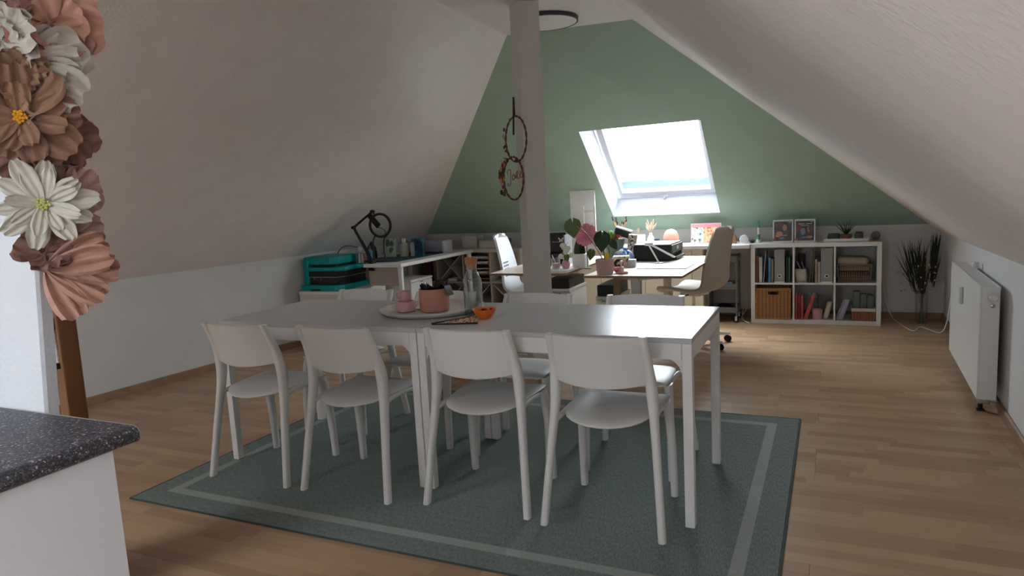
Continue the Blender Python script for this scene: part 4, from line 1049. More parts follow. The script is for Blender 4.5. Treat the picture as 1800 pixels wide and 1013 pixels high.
# ------------------------------------------------------------------ things on the printer desk
def heart_leaf(b, p, d, nrm, L_, w):
    d = Vector(d).normalized(); n = Vector(nrm).normalized(); s_ = d.cross(n).normalized(); n = s_.cross(d)
    def f(u, v):
        t = v; q = 2*u-1
        ww = w*(math.sin(PI*min(1, t*.96+.04)**.62))*(1 if t > .0 else .3)
        back = -.16*L_*abs(q)*(1-t)**3*2
        return Vector(p)+d*(L_*t+back)+s_*ww*q+n*(.10*L_*(q*q)-.12*L_*t*t)
    b.sheet(f, 8, 10)
pp = thing('leafy_plant', 'heart-leaved plant with pink stems in a blush pot on desk', 'plant', (.195, 1.925, DZ))
obj('pot', B().lathe([(0, 0), (.052, 0), (.060, .006), (.068, .10), (.066, .115), (.062, .115), (.060, .02), (0, .018)], 32), mat('blush_pot', (196, 162, 156), .55), pp)
obj('soil', B().lathe([(0, .098), (.0625, .098), (.06, .09), (0, .09)], 20), M_br, pp)
M_leaf = mat('dark_leaf', (44, 66, 36), .45, var=.12, vscale=30); M_stem = mat('pink_stem', (170, 108, 104), .6); M_olive = mat('olive_leaf', (84, 104, 44), .45, var=.1, vscale=30)
b = B(); b.tube(spline([(-.01, 0, .10), (-.07, .02, .20), (-.15, .05, .30), (-.235, .08, .36)], 5), .0045, 7)
obj('stem', b, M_stem, pp)
b = B(); b.tube(spline([(.0, .01, .10), (-.01, .01, .18), (-.02, .02, .24)], 5), .004, 7); obj('stem', b, mat('green_stem', (70, 90, 50), .6), pp)
b = B(); b.tube(spline([(.01, 0, .10), (.03, .02, .16), (.02, .03, .2)], 5), .0035, 7); obj('stem', b, MATS['green_stem'], pp)
b = B(); heart_leaf(b, (-.012, .0, .285), (.02, -.3, -1), (.25, -1, .1), .125, .062); obj('leaf', b, M_leaf, pp)
b = B(); heart_leaf(b, (-.27, .09, .385), (.1, -.2, -.9), (-.05, -1, .25), .12, .070); obj('leaf', b, M_olive, pp)
b = B(); heart_leaf(b, (.05, .03, .235), (.5, -.1, -.7), (.4, -1, .3), .07, .03); obj('leaf', b, M_leaf, pp)
b = B(); heart_leaf(b, (-.10, .01, .17), (-.2, -.2, -1), (0, -1, .1), .07, .032); obj('leaf', b, M_olive, pp)
b = B(); b.box(.018, .046, -.045, -.043, .098, .165, .004); obj('plant_tag', b, mat('tag_yellow', (232, 206, 30), .5), pp, label='yellow plant tag')
pf = thing('pink_blossom', 'large pink paper blossom standing behind the heart-leaved plant', 'paper flower', (-.06, 2.28, DZ))
obj('stem', B().tube([(0, 0, 0), (0, 0, .26)], .003, 6).lathe([(0, 0), (.03, 0), (.03, .008), (0, .01)], 12), MATS['green_stem'], pf)
pk = petal_mesh(.095, .034, .35, .008, mat('petal_pink', (232, 150, 170), .8), 77, .6)
for i in range(8):
    o = obj('petal', pk, None, pf); o.location = (0, 0, .26); o.rotation_euler = Euler((PI/2-.35, 0, 0)).to_matrix().to_4x4().to_euler()
    o.matrix_basis = T(0, 0, .27) @ Matrix.Rotation(PI/2-.3, 4, 'X') @ RZ(2*PI*i/8) @ Matrix.Identity(4)
ds = thing('trinket_dish', 'pink oval dish with small perfume bottle on the desk', 'dish', (.318, 1.955, DZ))
obj('dish', B().lathe([(0, .003), (.036, .003), (.050, .013), (.052, .012), (.040, 0), (0, 0)], 28, sy=.8), M_pink, ds)
lab1('perfume_bottle', B().lathe([(0, 0), (.017, 0), (.019, .01), (.017, .045), (.007, .052), (.007, .07), (.010, .072), (.010, .092), (0, .094)], 16), mat('frosted_pink', (226, 196, 192), .3), 'pinkish perfume bottle standing in the oval dish', 'bottle', (.312, 1.957, DZ+.0035))
fl = thing('rose_flower', 'small dusky pink rose lying beside the blush pot', 'rose', (.265, 2.0, DZ))
b = B()
for i in range(7):
    a = i*2.4; q = .006+.0022*i
    b.ball((q*math.cos(a), q*math.sin(a), .030+.004*math.sin(i*3)), .017, 8, (1, 1, .9))
obj('petals', b, mat('rose_pink', (206, 116, 134), .8), fl); obj('sepal', B().lathe([(0, 0), (.012, .002), (.02, .018), (0, .02)], 12), M_leaf, fl)
lab1('tape_roll', B().lathe([(.020, 0), (.034, 0), (.036, .003), (.036, .021), (.034, .024), (.020, .024), (.019, .02), (.019, .004), (.020, 0)], 28, M=T(0, 0, .036) @ Matrix.Rotation(math.radians(62), 4, 'X')), M_blackm, 'black tape roll standing tilted by the craft boxes', 'tape', (.205, 2.27, DZ+.001))
M_flo = print_material('craft_print', (232, 216, 190), [(232, 216, 190), (60, 60, 52), (206, 180, 140), (240, 232, 220), (130, 110, 90)], 60)
single('craft_box', B().box(-.065, .065, -.05, .05, 0, .085, .003), M_flo, 'cream craft box with black sprig print on the desk', 'box', (.175, 2.44, DZ), (0, 0, .2))
single('craft_box', B().box(-.03, .03, -.03, .03, 0, .06, .003), mat('pale_box', (206, 212, 214), .5), 'small pale craft box next to the sprig-printed one', 'box', (.275, 2.40, DZ), (0, 0, .1))
def blob(name, label, cat, loc, sx, sy, sz, m, seed, amp=.25):
    r = random.Random(seed); ph = [(r.uniform(2, 5), r.uniform(2, 5), r.uniform(0, 6)) for _ in range(4)]
    b = B()
    def f(u, v):
        th, phi = 2*PI*u, PI*.5*v
        k = 1+amp*sum(math.sin(a*th_+c)*math.sin(b_*phi+c) for (a, b_, c), th_ in zip(ph, [round(2)*th]*4))/3
        a = 2*PI*u; c = math.cos(PI*.5*v)
        return Vector((sx*c*k*math.cos(a), sy*c*k*math.sin(a), sz*math.sin(PI*.5*v)*(.8+.2*k)))
    b.sheet(f, 24, 10); bmesh.ops.remove_doubles(b.bm, verts=b.bm.verts[:], dist=1e-4); bmesh.ops.recalc_face_normals(b.bm, faces=b.bm.faces[:])
    return single(name, b, m, label, cat, loc, (0, 0, 0), None, 70)
blob('plastic_bag', 'crumpled blue and white plastic bag beside the printer', 'bag', (.10, 2.78, DZ), .085, .09, .11, print_material('bag_print', (150, 180, 226), [(150, 180, 226), (60, 110, 190), (206, 218, 240), (120, 160, 220)], 14), 5, .35)
gp = thing('planter', 'ribbed grey-green planter with mixed plants near the canvas board', 'planter', (-.045, 2.80, DZ) if False else (-.06, 3.06, DZ))
def ribbed(r, n, amp): return [(r+amp*math.cos(n*2*PI*i/96))*1.0 for i in range(96)]
rings = []
for z, r in ((0, .055), (.01, .06), (.16, .088), (.175, .090)):
    rr2 = ribbed(r, 24, .0025); rings.append([Vector((rr2[i]*math.cos(2*PI*i/96), rr2[i]*math.sin(2*PI*i/96), z)) for i in range(96)])
obj('pot', B().loft(rings), mat('ribbed_green', (120, 138, 126), .6), gp, 60)
M_lg = mat('bright_leaf', (110, 170, 50), .5); M_red = mat('red_bloom', (206, 96, 76), .7)
rg = random.Random(14)
for i in range(9):
    a = rg.uniform(0, 2*PI); b = B(); heart_leaf(b, (.03*math.cos(a)-.03, .03*math.sin(a), .17), (math.cos(a)*.7-.2, math.sin(a)*.6, 1), (math.cos(a), math.sin(a)-.5, .5), rg.uniform(.06, .11), .028); obj('leaf', b, M_lg, gp)
b = B()
for i in range(9): b.ball((.02+rg.gauss(0, .02), -.03+rg.gauss(0, .02), .185+rg.uniform(0, .04)), .012, 7)
obj('blooms', b, M_red, gp)
single('fabric_roll', B().tube([(0, 0, 0), (.035, 0, .21)], [.034, .040], 16), M_flo, 'roll of cream sprig fabric leaning on the ribbed planter', 'fabric roll', (.085, 3.04, DZ+.006), (0, 0, 0))
bp_ = thing('gift_box', 'dark green gift box with white edge tilted on the planter', 'box', (.0, 3.10, DZ+.20)); bp_.rotation_euler = (0, .32, .1)
obj('box', B().box(-.07, .07, -.05, .05, 0, .065, .006), mat('bottle_green', (34, 46, 36), .5), bp_); obj('lid_edge', B().box(-.073, .073, -.053, .053, .062, .074, .003), M_paper, bp_)
# printer
pt = thing('printer', 'flat black inkjet printer with control panel on the desk', 'printer', (.345, 3.03, DZ), -.03)
obj('body', B().box(-.165, .16, -.22, .20, .006, .128, .010), M_blackm, pt)
obj('lid', B().box(-.160, .155, -.215, .195, .128, .142, .005), mat('printer_lid', (58, 60, 64), .35), pt)
obj('control_panel', B().box(.158, .170, -.20, .19, .062, .132, .004), mat('panel_grey', (84, 84, 82), .4), pt)
obj('display', B().box(.169, .172, -.04, .02, .085, .115), mat('display_white', (206, 206, 206), .4), pt, 0)
obj('paper_tray', B().box(.155, .195, -.16, .16, .008, .030, .004), M_black, pt)
for x in (-.14, .13):
    for y in (-.19, .17): obj('foot', B().lathe([(0, 0), (.012, 0), (.012, .007), (0, .007)], 10, c=(x, y, 0)), M_black, pt)
# light pad, sheet, folding lamp
single('light_pad', B().box(-.19, .19, -.15, .15, 0, .006, .002), mat('pad_white', (222, 226, 236), .3), 'thin white light pad lying on the birch desk', 'light pad', (.545, 2.39, DZ), (0, 0, -.03))
single('paper_sheet', B().box(-.09, .09, -.06, .06, 0, .0015), M_paper, 'blank paper sheet beside the light pad', 'paper', (.270, 2.62, DZ), (0, 0, 0), None, 0)
lp = thing('folding_lamp', 'slim white folding desk lamp bent in front of the printer', 'desk lamp', (.445, 2.60, DZ), 0)
obj('base', B().lathe([(0, 0), (.035, 0), (.037, .004), (.034, .010), (0, .011)], 24), M_white, lp)
obj('lower_arm', B().tube([(0, 0, .009), (-.085, .0, .165)], .007, 8), M_white, lp)
obj('joint', B().box(-.112, -.045, -.016, .016, .150, .176, .005, M=T(0, 0, 0)), M_white, lp)
b = B()
for y in (-.016, .016): b.tube([(-.075, y, .165), (.125, y, .055)], .0055, 8)
b.tube([(.125, -.016, .055), (.125, .016, .055)], .0055, 8); obj('light_bar', b, M_white, lp)

# ------------------------------------------------------------------ office chairs (facing local +x)
def office_chair(label, loc, rz, m, holes):
    t = thing('office_chair', label, 'office chair', loc, rz)
    prof = spline([(.235, 0, .468), (.20, 0, .492), (.06, 0, .490), (-.10, 0, .478), (-.195, 0, .515), (-.235, 0, .60), (-.255, 0, .72), (-.285, 0, .86), (-.315, 0, .965), (-.330, 0, 1.0)], 3)
    n = len(prof)-1
    def f(u, v):
        i = min(n-1, int(v*n)); p = prof[i].lerp(prof[i+1], v*n-i); q = 2*u-1
        w = .225 if v < .5 else .225-.085*((v-.5)/.5)**1.3
        if v > .93: w *= math.sqrt(max(.02, 1-((v-.93)/.075)**2))
        if v < .07: w *= .80+.2*v/.07
        lift = .035*q**4
        back = max(0, min(1, (v-.35)/.25))
        return Vector((p.x+(.045*q*q)*back, w*q, p.z+lift*(1-back)))
    b = B().sheet(f, 14, 30, .020)
    sh = obj('shell', b, m, t, 60)
    if holes:
        for i in range(5):
            for j in range(5):
                hb = B().lathe([(0, .003), (.007, .003), (.007, 0), (0, 0)], 10, M=T(-.233-.0045*i, -.06+.03*j, .635+.03*i) @ Matrix.Rotation(PI/2, 4, 'Y'))
                obj('perforation', hb, M_black, sh)
    obj('seat_plate', B().box(-.10, .08, -.09, .09, .435, .462, .006), M_white, t)
    obj('gas_lift', B().tube([(0, 0, .10), (0, 0, .27)], .026, 14).tube([(0, 0, .27), (0, 0, .44)], .014, 12), M_white, t)
    obj('lever', B().tube([(.0, .08, .445), (.02, .20, .44)], .006, 8), M_black, t)
    for k in range(5):
        a = 2*PI*k/5+.3; d = Vector((math.cos(a), math.sin(a), 0)); sd = Vector((-d.y, d.x, 0))
        rings = []
        for q, w, z0, z1 in ((.02, .028, .085, .125), (.16, .022, .072, .105), (.29, .016, .062, .085), (.325, .010, .060, .078)):
            p = d*q; rings.append([p+sd*w+Vector((0, 0, z0)), p-sd*w+Vector((0, 0, z0)), p-sd*w*.7+Vector((0, 0, z1)), p+sd*w*.7+Vector((0, 0, z1))])
        ft = obj('base_arm', B().loft(rings), M_plastic, t)
        p = d*.305
        cw = B()
        for s_ in (-1, 1):
            Mc = T(p.x+sd.x*.014*s_, p.y+sd.y*.014*s_, .0275) @ RZ(a) @ Matrix.Rotation(PI/2, 4, 'X')
            cw.lathe([(0, -.008), (.024, -.008), (.0275, -.004), (.0275, .004), (.024, .008), (0, .008)], 18, M=Mc)
        cw.tube([(p.x, p.y, .0275), (p.x, p.y, .066)], .006, 8)
        obj('castor', cw, M_blackm, ft)
    return t
office_chair('beige upholstered office chair pulled up to the printer desk', (.655, 2.95, 0), PI-.34, mat('beige_shell', (182, 174, 163), .75, bump=.1, bscale=200), False)
office_chair('white office chair with perforated back behind the post', (-.735, 2.72, 0), .12, mat('white_shell', (232, 234, 238), .5), True)

# ------------------------------------------------------------------ trolley under the counter
ty = thing('utility_trolley', 'grey metal utility trolley on castors beside the cube shelf', 'trolley', (.745, 4.12, 0))
M_try = mat('trolley_grey', (112, 116, 112), .5)
for x in (-.135, .135):
    for y in (-.13, .13): obj('post', B().tube([(x, y, .06), (x, y, .66)], .010, 10), M_try, ty)
for z in (.095, .33, .60):
    b = B().box(-.14, .14, -.135, .135, z, z+.004).box(-.14, .14, -.137, -.133, z, z+.055, .001).box(-.14, .14, .133, .137, z, z+.055, .001).box(-.142, -.138, -.135, .135, z, z+.055, .001).box(.138, .142, -.135, .135, z, z+.055, .001)
    obj('tray', b, M_try, ty, 0)
for x in (-.13, .13):
    for y in (-.125, .125):
        c_ = obj('castor', B().lathe([(0, -.010), (.022, -.010), (.026, -.005), (.026, .005), (.022, .010), (0, .010)], 18, M=T(x, y, .0265) @ Matrix.Rotation(PI/2, 4, 'X')), M_black, ty)
        obj('fork', B().box(x-.008, x+.008, y-.016, y-.011, .02, .062).box(x-.008, x+.008, y+.011, y+.016, .02, .062).lathe([(0, 0), (.010, 0), (.010, .004), (0, .004)], 12, M=T(x, y-.016, .0265) @ RXm), M_white, c_)
lab1('paper_roll', B().lathe([(0, 0), (.028, 0), (.030, .01), (.030, .10), (.024, .11), (0, .11)], 20, M=T(-.02, -.05, .031) @ Matrix.Rotation(PI/2, 4, 'Y')), mat('roll_blue', (176, 190, 206), .5), 'pale blue spray roll lying in the middle trolley tray', 'roll', (.745, 4.10, .3345))
blob('dark_pouch', 'black crumpled pouch in the middle tray of the trolley', 'pouch', (.72, 4.18, .3345), .07, .05, .06, M_blackm, 31, .2)
blob('dark_pouch', 'black crumpled pouch in the lowest tray of the trolley', 'pouch', (.75, 4.12, .0995), .09, .09, .07, M_blackm, 32, .2)
cable('power_cable', [(.93, 4.36, .30), (.94, 4.35, .10), (.90, 4.20, .012), (.95, 4.05, .006), (1.0, 3.97, .006), (.96, 3.99, .012), (.905, 4.22, .02), (.90, 4.36, .06)], .004, M_white, 'white cable lying on the floor between trolley and cube shelf')

# ------------------------------------------------------------------ things on the second desk
bx = thing('gift_box', 'upright black box with white butterfly motif behind the candle', 'box', (-.455, 2.70, DZ+.098))
obj('body', B().box(-.075, .075, -.03, .03, 0, .175, .003), M_black, bx)
b = B()
for s_ in (-1, 1):
    b.prism([(0, 0), (s_*.022, .020), (s_*.026, .004), (s_*.008, -.004)], 0, .0006, M=T(.028, -.0304, .115) @ RXm); b.prism([(0, 0), (s_*.016, -.006), (s_*.018, -.020), (s_*.004, -.014)], 0, .0006, M=T(.028, -.0304, .113) @ RXm)
obj('butterfly', b, M_paper, bx, 0)
obj('motif_line', B().box(-.055, .03, -.0308, -.0302, .093, .0955), M_paper, bx, 0)
single('label_maker', B().box(-.10, .085, -.07, .07, 0, .097, .012), M_black, 'black label machine with silvery top under the butterfly box', 'machine', (-.45, 2.69, DZ))
single('tablet_frame', B().box(-.006, .006, -.09, .09, 0, .26, .003), mat('frame_grey', (150, 152, 156), .3), 'thin silver-edged tablet standing beside the butterfly box', 'tablet', (-.345, 2.62, DZ))
gc = thing('glass_candle', 'pink wax candle in a clear glass with straw', 'candle', (-.262, 2.10, DZ))
obj('glass', B().lathe([(0, .002), (.033, .002), (.035, .006), (.036, .088), (.034, .088), (.033, .008), (0, .007)], 26), M_glass, gc)
obj('wax', B().lathe([(0, .008), (.032, .008), (.0325, .044), (0, .043)], 24), mat('pink_wax', (226, 178, 178), .4), gc)
obj('wick_stick', B().tube([(.0, 0, .04), (-.03, 0, .11)], .003, 6), M_paper, gc)
ov = thing('orchid_vase', 'little pink faceted vase with white orchid blossoms', 'vase', (-.185, 2.12, DZ))
obj('vase', B().lathe([(0, 0), (.026, 0), (.036, .03), (.030, .055), (.022, .066), (.018, .066), (.02, .05), (0, .04)], 8), M_pink, ov, 20)
rg = random.Random(12)
b = B()
for i in range(4): b.tube(spline([(0, 0, .05), (-.012*i+.01, -.004, .12), (-.03+.02*i, -.012, .17+.012*i)], 4), .002, 6)
obj('stems', b, MATS['green_stem'], ov)
wp = petal_mesh(.022, .013, .4, .002, mat('orchid_white', (232, 226, 212), .7), 91, .3)
for i in range(9):
    c0 = Vector((rg.uniform(-.05, .05), -.015+rg.uniform(-.02, .01), rg.uniform(.09, .205)))
    for k in range(4):
        o = obj('petal', wp, None, ov); o.matrix_basis = T(*c0) @ Matrix.Rotation(PI/2-.3+rg.uniform(-.3, .3), 4, 'X') @ RZ(PI/2*k+.4*i)
b = B(); heart_leaf(b, (.015, -.02, .10), (.2, -.3, -.4), (.2, -1, .4), .06, .022); obj('leaf', b, M_olive, ov)
wpot = thing('cactus_pot', 'square white planter with paddle-leaved green plant', 'plant', (-.145, 2.36, DZ))
obj('pot', B().box(-.055, .055, -.055, .055, 0, .115, .008), M_white, wpot)
for i, (dx, h) in enumerate(((-.03, .12), (.012, .14), (.035, .10), (-.005, .11))):
    b = B(); heart_leaf(b, (dx*.5, .01*i-.02, .112), (dx*1.5, -.05, 1), (.1*i, -1, .2), h, .026); obj('leaf', b, M_leaf, wpot)
single('desk_tray', B().box(-.11, .11, -.14, .14, 0, .022, .004), M_white, 'flat white tray box lying at the end of second desk', 'tray', (-.262, 2.14, DZ) if False else (-.245, 2.13, DZ)).location.z = DZ
gc.location.z = ov.location.z = DZ+.0225
tw = thing('twig_decor', 'dark dried twig with leaves hanging beside the post', 'twig', (-.14, 1.72, 0))
tw.location = (-.335, 2.02, .52)
b = B().tube(spline([(0, 0, .19), (.006, -.004, .12), (-.004, 0, .06), (.01, 0, 0)], 4), .003, 6); obj('stem', b, M_twig, tw)
rg = random.Random(2)
for i in range(14):
    z = .19*rg.random(); b = B(); heart_leaf(b, (0, 0, z), (rg.uniform(-1, 1), -.2, rg.uniform(-.3, .6)), (0, -1, .2), .035, .008); obj('leaf', b, M_black, tw)

# ------------------------------------------------------------------ craft corner on the left
M_sgrey = mat('shelf_white_grey', (196, 188, 180), .5)
LX0, LY0 = -2.895, 3.995
cube_shelf('grey-white eight-cube shelf with cross dividers in the craft corner', LX0, LY0, 4, M_sgrey)
def cell(i): return LX0+.038+i*.3533
def cross(i, z0, lb):
    t = thing('cross_divider', lb, 'shelf insert', (cell(i)+.1687, LY0+.012, z0), 0, 'diagonal shelf inserts'); s_ = .332/2
    for a in (1, -1):
        obj('board', B().box(-s_*1.38, s_*1.38, 0, .30, -.004, .004, M=T(0, 0, .169) @ Matrix.Rotation(a*PI/4, 4, 'Y')), M_sgrey, t, 0)
cross(1, S2, 'diagonal cross insert in the upper shelf cell next to the books')
cross(1, S1, 'diagonal cross insert in the lower shelf cell under the other')
cross(2, S1, 'diagonal cross insert in the lower cell under the letter trays')
cross(3, S1, 'diagonal cross insert in the lower cell nearest the post')
lt = thing('letter_trays', 'stack of wooden letter trays inside the craft shelf', 'letter tray', (cell(2), LY0+.01, S2))
b = B().box(.004, .016, 0, .32, 0, .33).box(.321, .333, 0, .32, 0, .33); obj('side_panels', b, mat('tray_wood', (150, 108, 78), .6), lt, 0)
for k in range(5): obj('tray', B().box(.016, .321, .004, .31, .03+.058*k, .038+.058*k), MATS['tray_wood'] if k < 2 else M_sgrey, lt, 0)
for k in range(3): single('paper_stack', B().box(-.13, .13, -.12, .12, 0, .018, .002), M_paper, ['paper stack in the second letter tray', 'paper stack in the fourth letter tray', 'paper stack in the top letter tray'][k], 'paper', (cell(2)+.168, LY0+.15, S2+.0385+.058*(1, 3, 4)[k]), (0, 0, 0), 'paper stacks in letter trays')
for i, (rgb, w, h, lb) in enumerate((((70, 60, 66), .03, .20, 'dark grey book standing in the craft shelf'), ((96, 34, 44), .045, .22, 'wine red binder in the craft shelf'), ((110, 40, 50), .04, .21, 'crimson binder beside the wine red one'), ((60, 40, 70), .03, .215, 'dark purple binder beside the crimson one'), ((140, 130, 116), .05, .24, 'beige binder at the cell divider of the craft shelf'))):
    book(lb, cell(0)+.10+[0, .035, .082, .125, .16][i], S2, w, .2, h, rgb, 0, LY0+.06, 'binder', 'binder', grp='binders in the craft shelf')
single('storage_box', B().box(-.10, .10, -.12, .12, 0, .16, .006), mat('box_taupe', (112, 106, 100), .7), 'taupe storage box in the lowest craft shelf cell', 'box', (cell(0)+.20, LY0+.16, S1))
single('wire_ring', B().tube([(.03*math.cos(a), 0, .03+.03*math.sin(a)) for a in [2*PI*i/24 for i in range(24)]], .004, 6, closed=True), mat('bronze', (110, 80, 54), .4, metal=.5), 'bronze ring standing under a cross insert', 'ring', (cell(2)+.17, LY0+.06, S1+.001))
single('yarn_ball', B().ball((0, 0, .032), .032, 12), mat('yarn_orange', (140, 90, 60), .95), 'rust brown yarn ball under a cross insert', 'yarn', (cell(2)+.075, LY0+.12, S1+.03) if False else (cell(2)+.24, LY0+.12, S1))
b = B(); rg = random.Random(8)
for i in range(26): b.ball((rg.gauss(0, .035), rg.gauss(0, .03), .03+abs(rg.gauss(.05, .03))), rg.uniform(.012, .022), 6)
fo = single('foliage_bundle', b, mat('grey_foliage', (112, 116, 104), .9), 'bundle of grey dried foliage in the craft shelf', 'foliage', (cell(3)+.16, LY0+.12, S2))
b = B()
for i in range(22): b.ball((rg.uniform(-.035, .035), rg.uniform(-.06, .06), .075+rg.uniform(0, .045)), rg.uniform(.01, .018), 6)
single('yarn_heap', b, mat('dark_yarn', (92, 84, 80), .95), 'dark yarn heap in the upper cross insert', 'yarn', (cell(1)+.08, LY0+.12, S2+.06) if False else (cell(1)+.17, LY0+.13, S2+.174))
single('flat_box', B().box(-.06, .06, -.08, .08, 0, .03, .003), M_paper, 'flat white box in the upper cross insert', 'box', (cell(1)+.17, LY0+.12, S2))
bk1 = thing('storage_bin', 'tapered white storage bin on the craft shelf top', 'bin', (-2.120, 4.20, CZ))
obj('bin', B().loft([[Vector((s1*w, s2*d, z)) for s1, s2 in ((-1, -1), (1, -1), (1, 1), (-1, 1))] for z, w, d in ((0, .088, .07), (.148, .102, .085))]), mat('bin_grey', (196, 190, 184), .6), bk1, 0)
obj('rim', B().tube(rect(.102, .085, .148), .003, 6, closed=True), MATS['bin_grey'], bk1)
single('lidded_box', B().box(-.105, .105, -.08, .08, 0, .080, .006).box(-.108, .108, -.083, .083, .076, .092, .004), mat('box_white', (200, 194, 190), .6), 'low white lidded box beside the tapered bin', 'box', (-1.895, 4.20, CZ))
single('brown_box', B().box(-.045, .045, -.06, .06, 0, .10, .004), mat('cardboard', (120, 88, 72), .8), 'small brown cardboard box by the low white box', 'box', (-1.70, 4.22, CZ))
# white work table with mat
wtb = thing('work_table', 'white craft table along the left slope with turned legs', 'table', (0, 0, 0))
obj('tabletop', B().prism([(-2.44, 2.50), (-2.0, 2.50), (-2.0, 3.975), (-2.88, 3.975), (-2.88, 2.80), (-2.44, 2.80)], .735, .77, .003), M_white, wtb)
for x, y in ((-2.035, 2.54), (-2.035, 3.93), (-2.84, 3.93), (-2.84, 2.83)): obj('leg', B().tube([(x, y, 0), (x, y, .30), (x, y, .735)], [.016, .022, .027], 16), M_white, wtb)
obj('side_panel', B().box(-2.42, -2.08, 2.56, 2.575, .55, .735), mat('panel_taupe', (172, 160, 150), .6), wtb, 0)
single('cutting_mat', B().box(-.26, .26, -.55, .55, 0, .003), mat('mat_green', (28, 74, 72), .6), 'dark green cutting mat covering the white craft table', 'cutting mat', (-2.42, 3.22, .77), (0, 0, 0), None, 0)
cc = thing('cutting_machine', 'lilac grey craft cutting machine on the green mat', 'cutting machine', (-2.415, 3.62, .7735))
def rr_box(b, x0, x1, y0, y1, z0, z1, bev): return b.box(x0, x1, y0, y1, z0, z1, bev, 4)
obj('body', rr_box(B(), -.30, .30, -.085, .085, .005, .135, .025), mat('lilac_grey', (150, 150, 172), .45), cc)
obj('end_cap', rr_box(B(), .262, .306, -.09, .09, .0, .138, .018), mat('lilac_pale', (190, 188, 196), .4), cc)
obj('end_cap', rr_box(B(), -.306, -.27, -.09, .09, .0, .138, .018), MATS['lilac_pale'], cc)
obj('lid_seam', B().box(-.265, .262, -.0865, -.084, .050, .054), M_grey, cc, 0)
obj('foot_rail', B().box(-.29, .29, -.075, .075, .0, .008), M_black, cc, 0)
# ring light on clamp arm
rl = thing('ring_light', 'black articulated clamp lamp with ring light over the craft table', 'lamp', (-2.37, 2.55, .77))
obj('clamp', B().box(-.03, .03, -.03, .04, 0, .03, .004).box(-.025, .025, -.028, -.02, -.07, .01).box(-.025, .025, -.028, .03, -.07, -.06).tube([(0, .0, -.06), (0, 0, -.037)], .006, 8), M_black, rl)
J0, J1, J2 = Vector((0, 0, .03)), Vector((-.185, 0, .358)), Vector((.04, .02, .505))
for nm, a_, b_ in (('lower_arm', J0, J1), ('upper_arm', J1, J2)):
    b = B()
    for y in (-.011, .011): b.tube([a_+Vector((0, y, 0)), b_+Vector((0, y, 0))], .0075, 8)
    b.tube([a_.lerp(b_, .12)+Vector((.012, 0, .012)), a_.lerp(b_, .6)+Vector((.010, 0, .010))], .006, 8)
    obj(nm, b, M_black, rl)
for j in (J0, J1, J2): obj('joint', B().lathe([(0, -.02), (.016, -.02), (.018, 0), (.016, .02), (0, .02)], 14, M=T(*j) @ RXm), M_black, rl)
RC = Vector((.105, .04, .368)); RQ = Matrix.Rotation(math.radians(8), 4, 'Z') @ Matrix.Rotation(PI/2, 4, 'X')
obj('ring', B().lathe([(.100, -.010), (.118, -.010), (.122, -.005), (.122, .005), (.118, .010), (.100, .010), (.097, 0), (.100, -.010)], 48, M=T(*RC) @ RQ), M_black, rl)
obj('phone_holder', B().box(-.028, .028, -.010, .012, -.075, .075, .006, M=T(RC.x-.058, RC.y-.012, RC.z+.045) @ Matrix.Rotation(math.radians(-42), 4, 'Y')).tube([J2, RC+Vector((-.05, 0, .09))], .008, 8), M_black, rl)
obj('gooseneck', B().tube(spline([RC+Vector((-.03, .01, -.02)), RC+Vector((.04, .01, -.05)), RC+Vector((.055, .01, -.12))], 4), .003, 6), M_black, rl)
gl = thing('gooseneck_stand', 'black twin gooseneck stand on the green cutting mat', 'stand', (-2.40, 2.74, .7735))
obj('base', B().box(-.13, .13, -.08, .08, 0, .012, .004), M_black, gl)
for x in (-.07, .06): obj('neck', B().tube(spline([(x, 0, .01), (x-.005, 0, .12), (x+.0, 0, .21), (x+.03, 0, .26)], 4), .007, 8), M_black, gl)
# bottles and packs behind
def bottle(label, x, y, z, r, h, rgb, cap=(220, 220, 216)):
    t = thing('spray_bottle', label, 'bottle', (x, y, z), 0, 'bottles on the craft table')
    obj('body', B().lathe([(0, 0), (r, 0), (r*1.04, .008), (r*1.04, h*.62), (r*.55, h*.78), (r*.5, h*.8), (0, h*.8)], 20), mat('bottle_%d_%d_%d' % rgb, rgb, .4), t)
    obj('cap', B().lathe([(0, h*.8), (r*.52, h*.8), (r*.5, h), (0, h)], 16), mat('cap_%d_%d_%d' % cap, cap, .4), t)
bottle('round cream bottle beside the picture pack on craft table', -2.43, 3.22, .7735, .045, .19, (176, 176, 156))
bottle('slim grey-white bottle next to the blue pack', -2.335, 3.24, .7735, .026, .185, (170, 176, 184), (60, 100, 120))
single('blue_pack', B().box(-.05, .05, -.02, .02, 0, .19, .002), print_material('blue_print', (28, 84, 112), [(28, 84, 112), (20, 60, 90), (30, 50, 70), (60, 130, 150)], 18), 'dark blue printed pack standing on the craft table', 'pack', (-2.255, 3.25, .7735), (0, 0, 0))
single('picture_pack', B().box(-.075, .075, -.006, .006, 0, .20, .002), print_material('leaf_print', (186, 186, 176), [(186, 186, 176), (86, 112, 84), (196, 196, 190), (150, 160, 150)], 16), 'pale pack with green leaf print behind the gooseneck stand', 'pack', (-2.57, 3.16, .7735), (-.08, 0, 0))
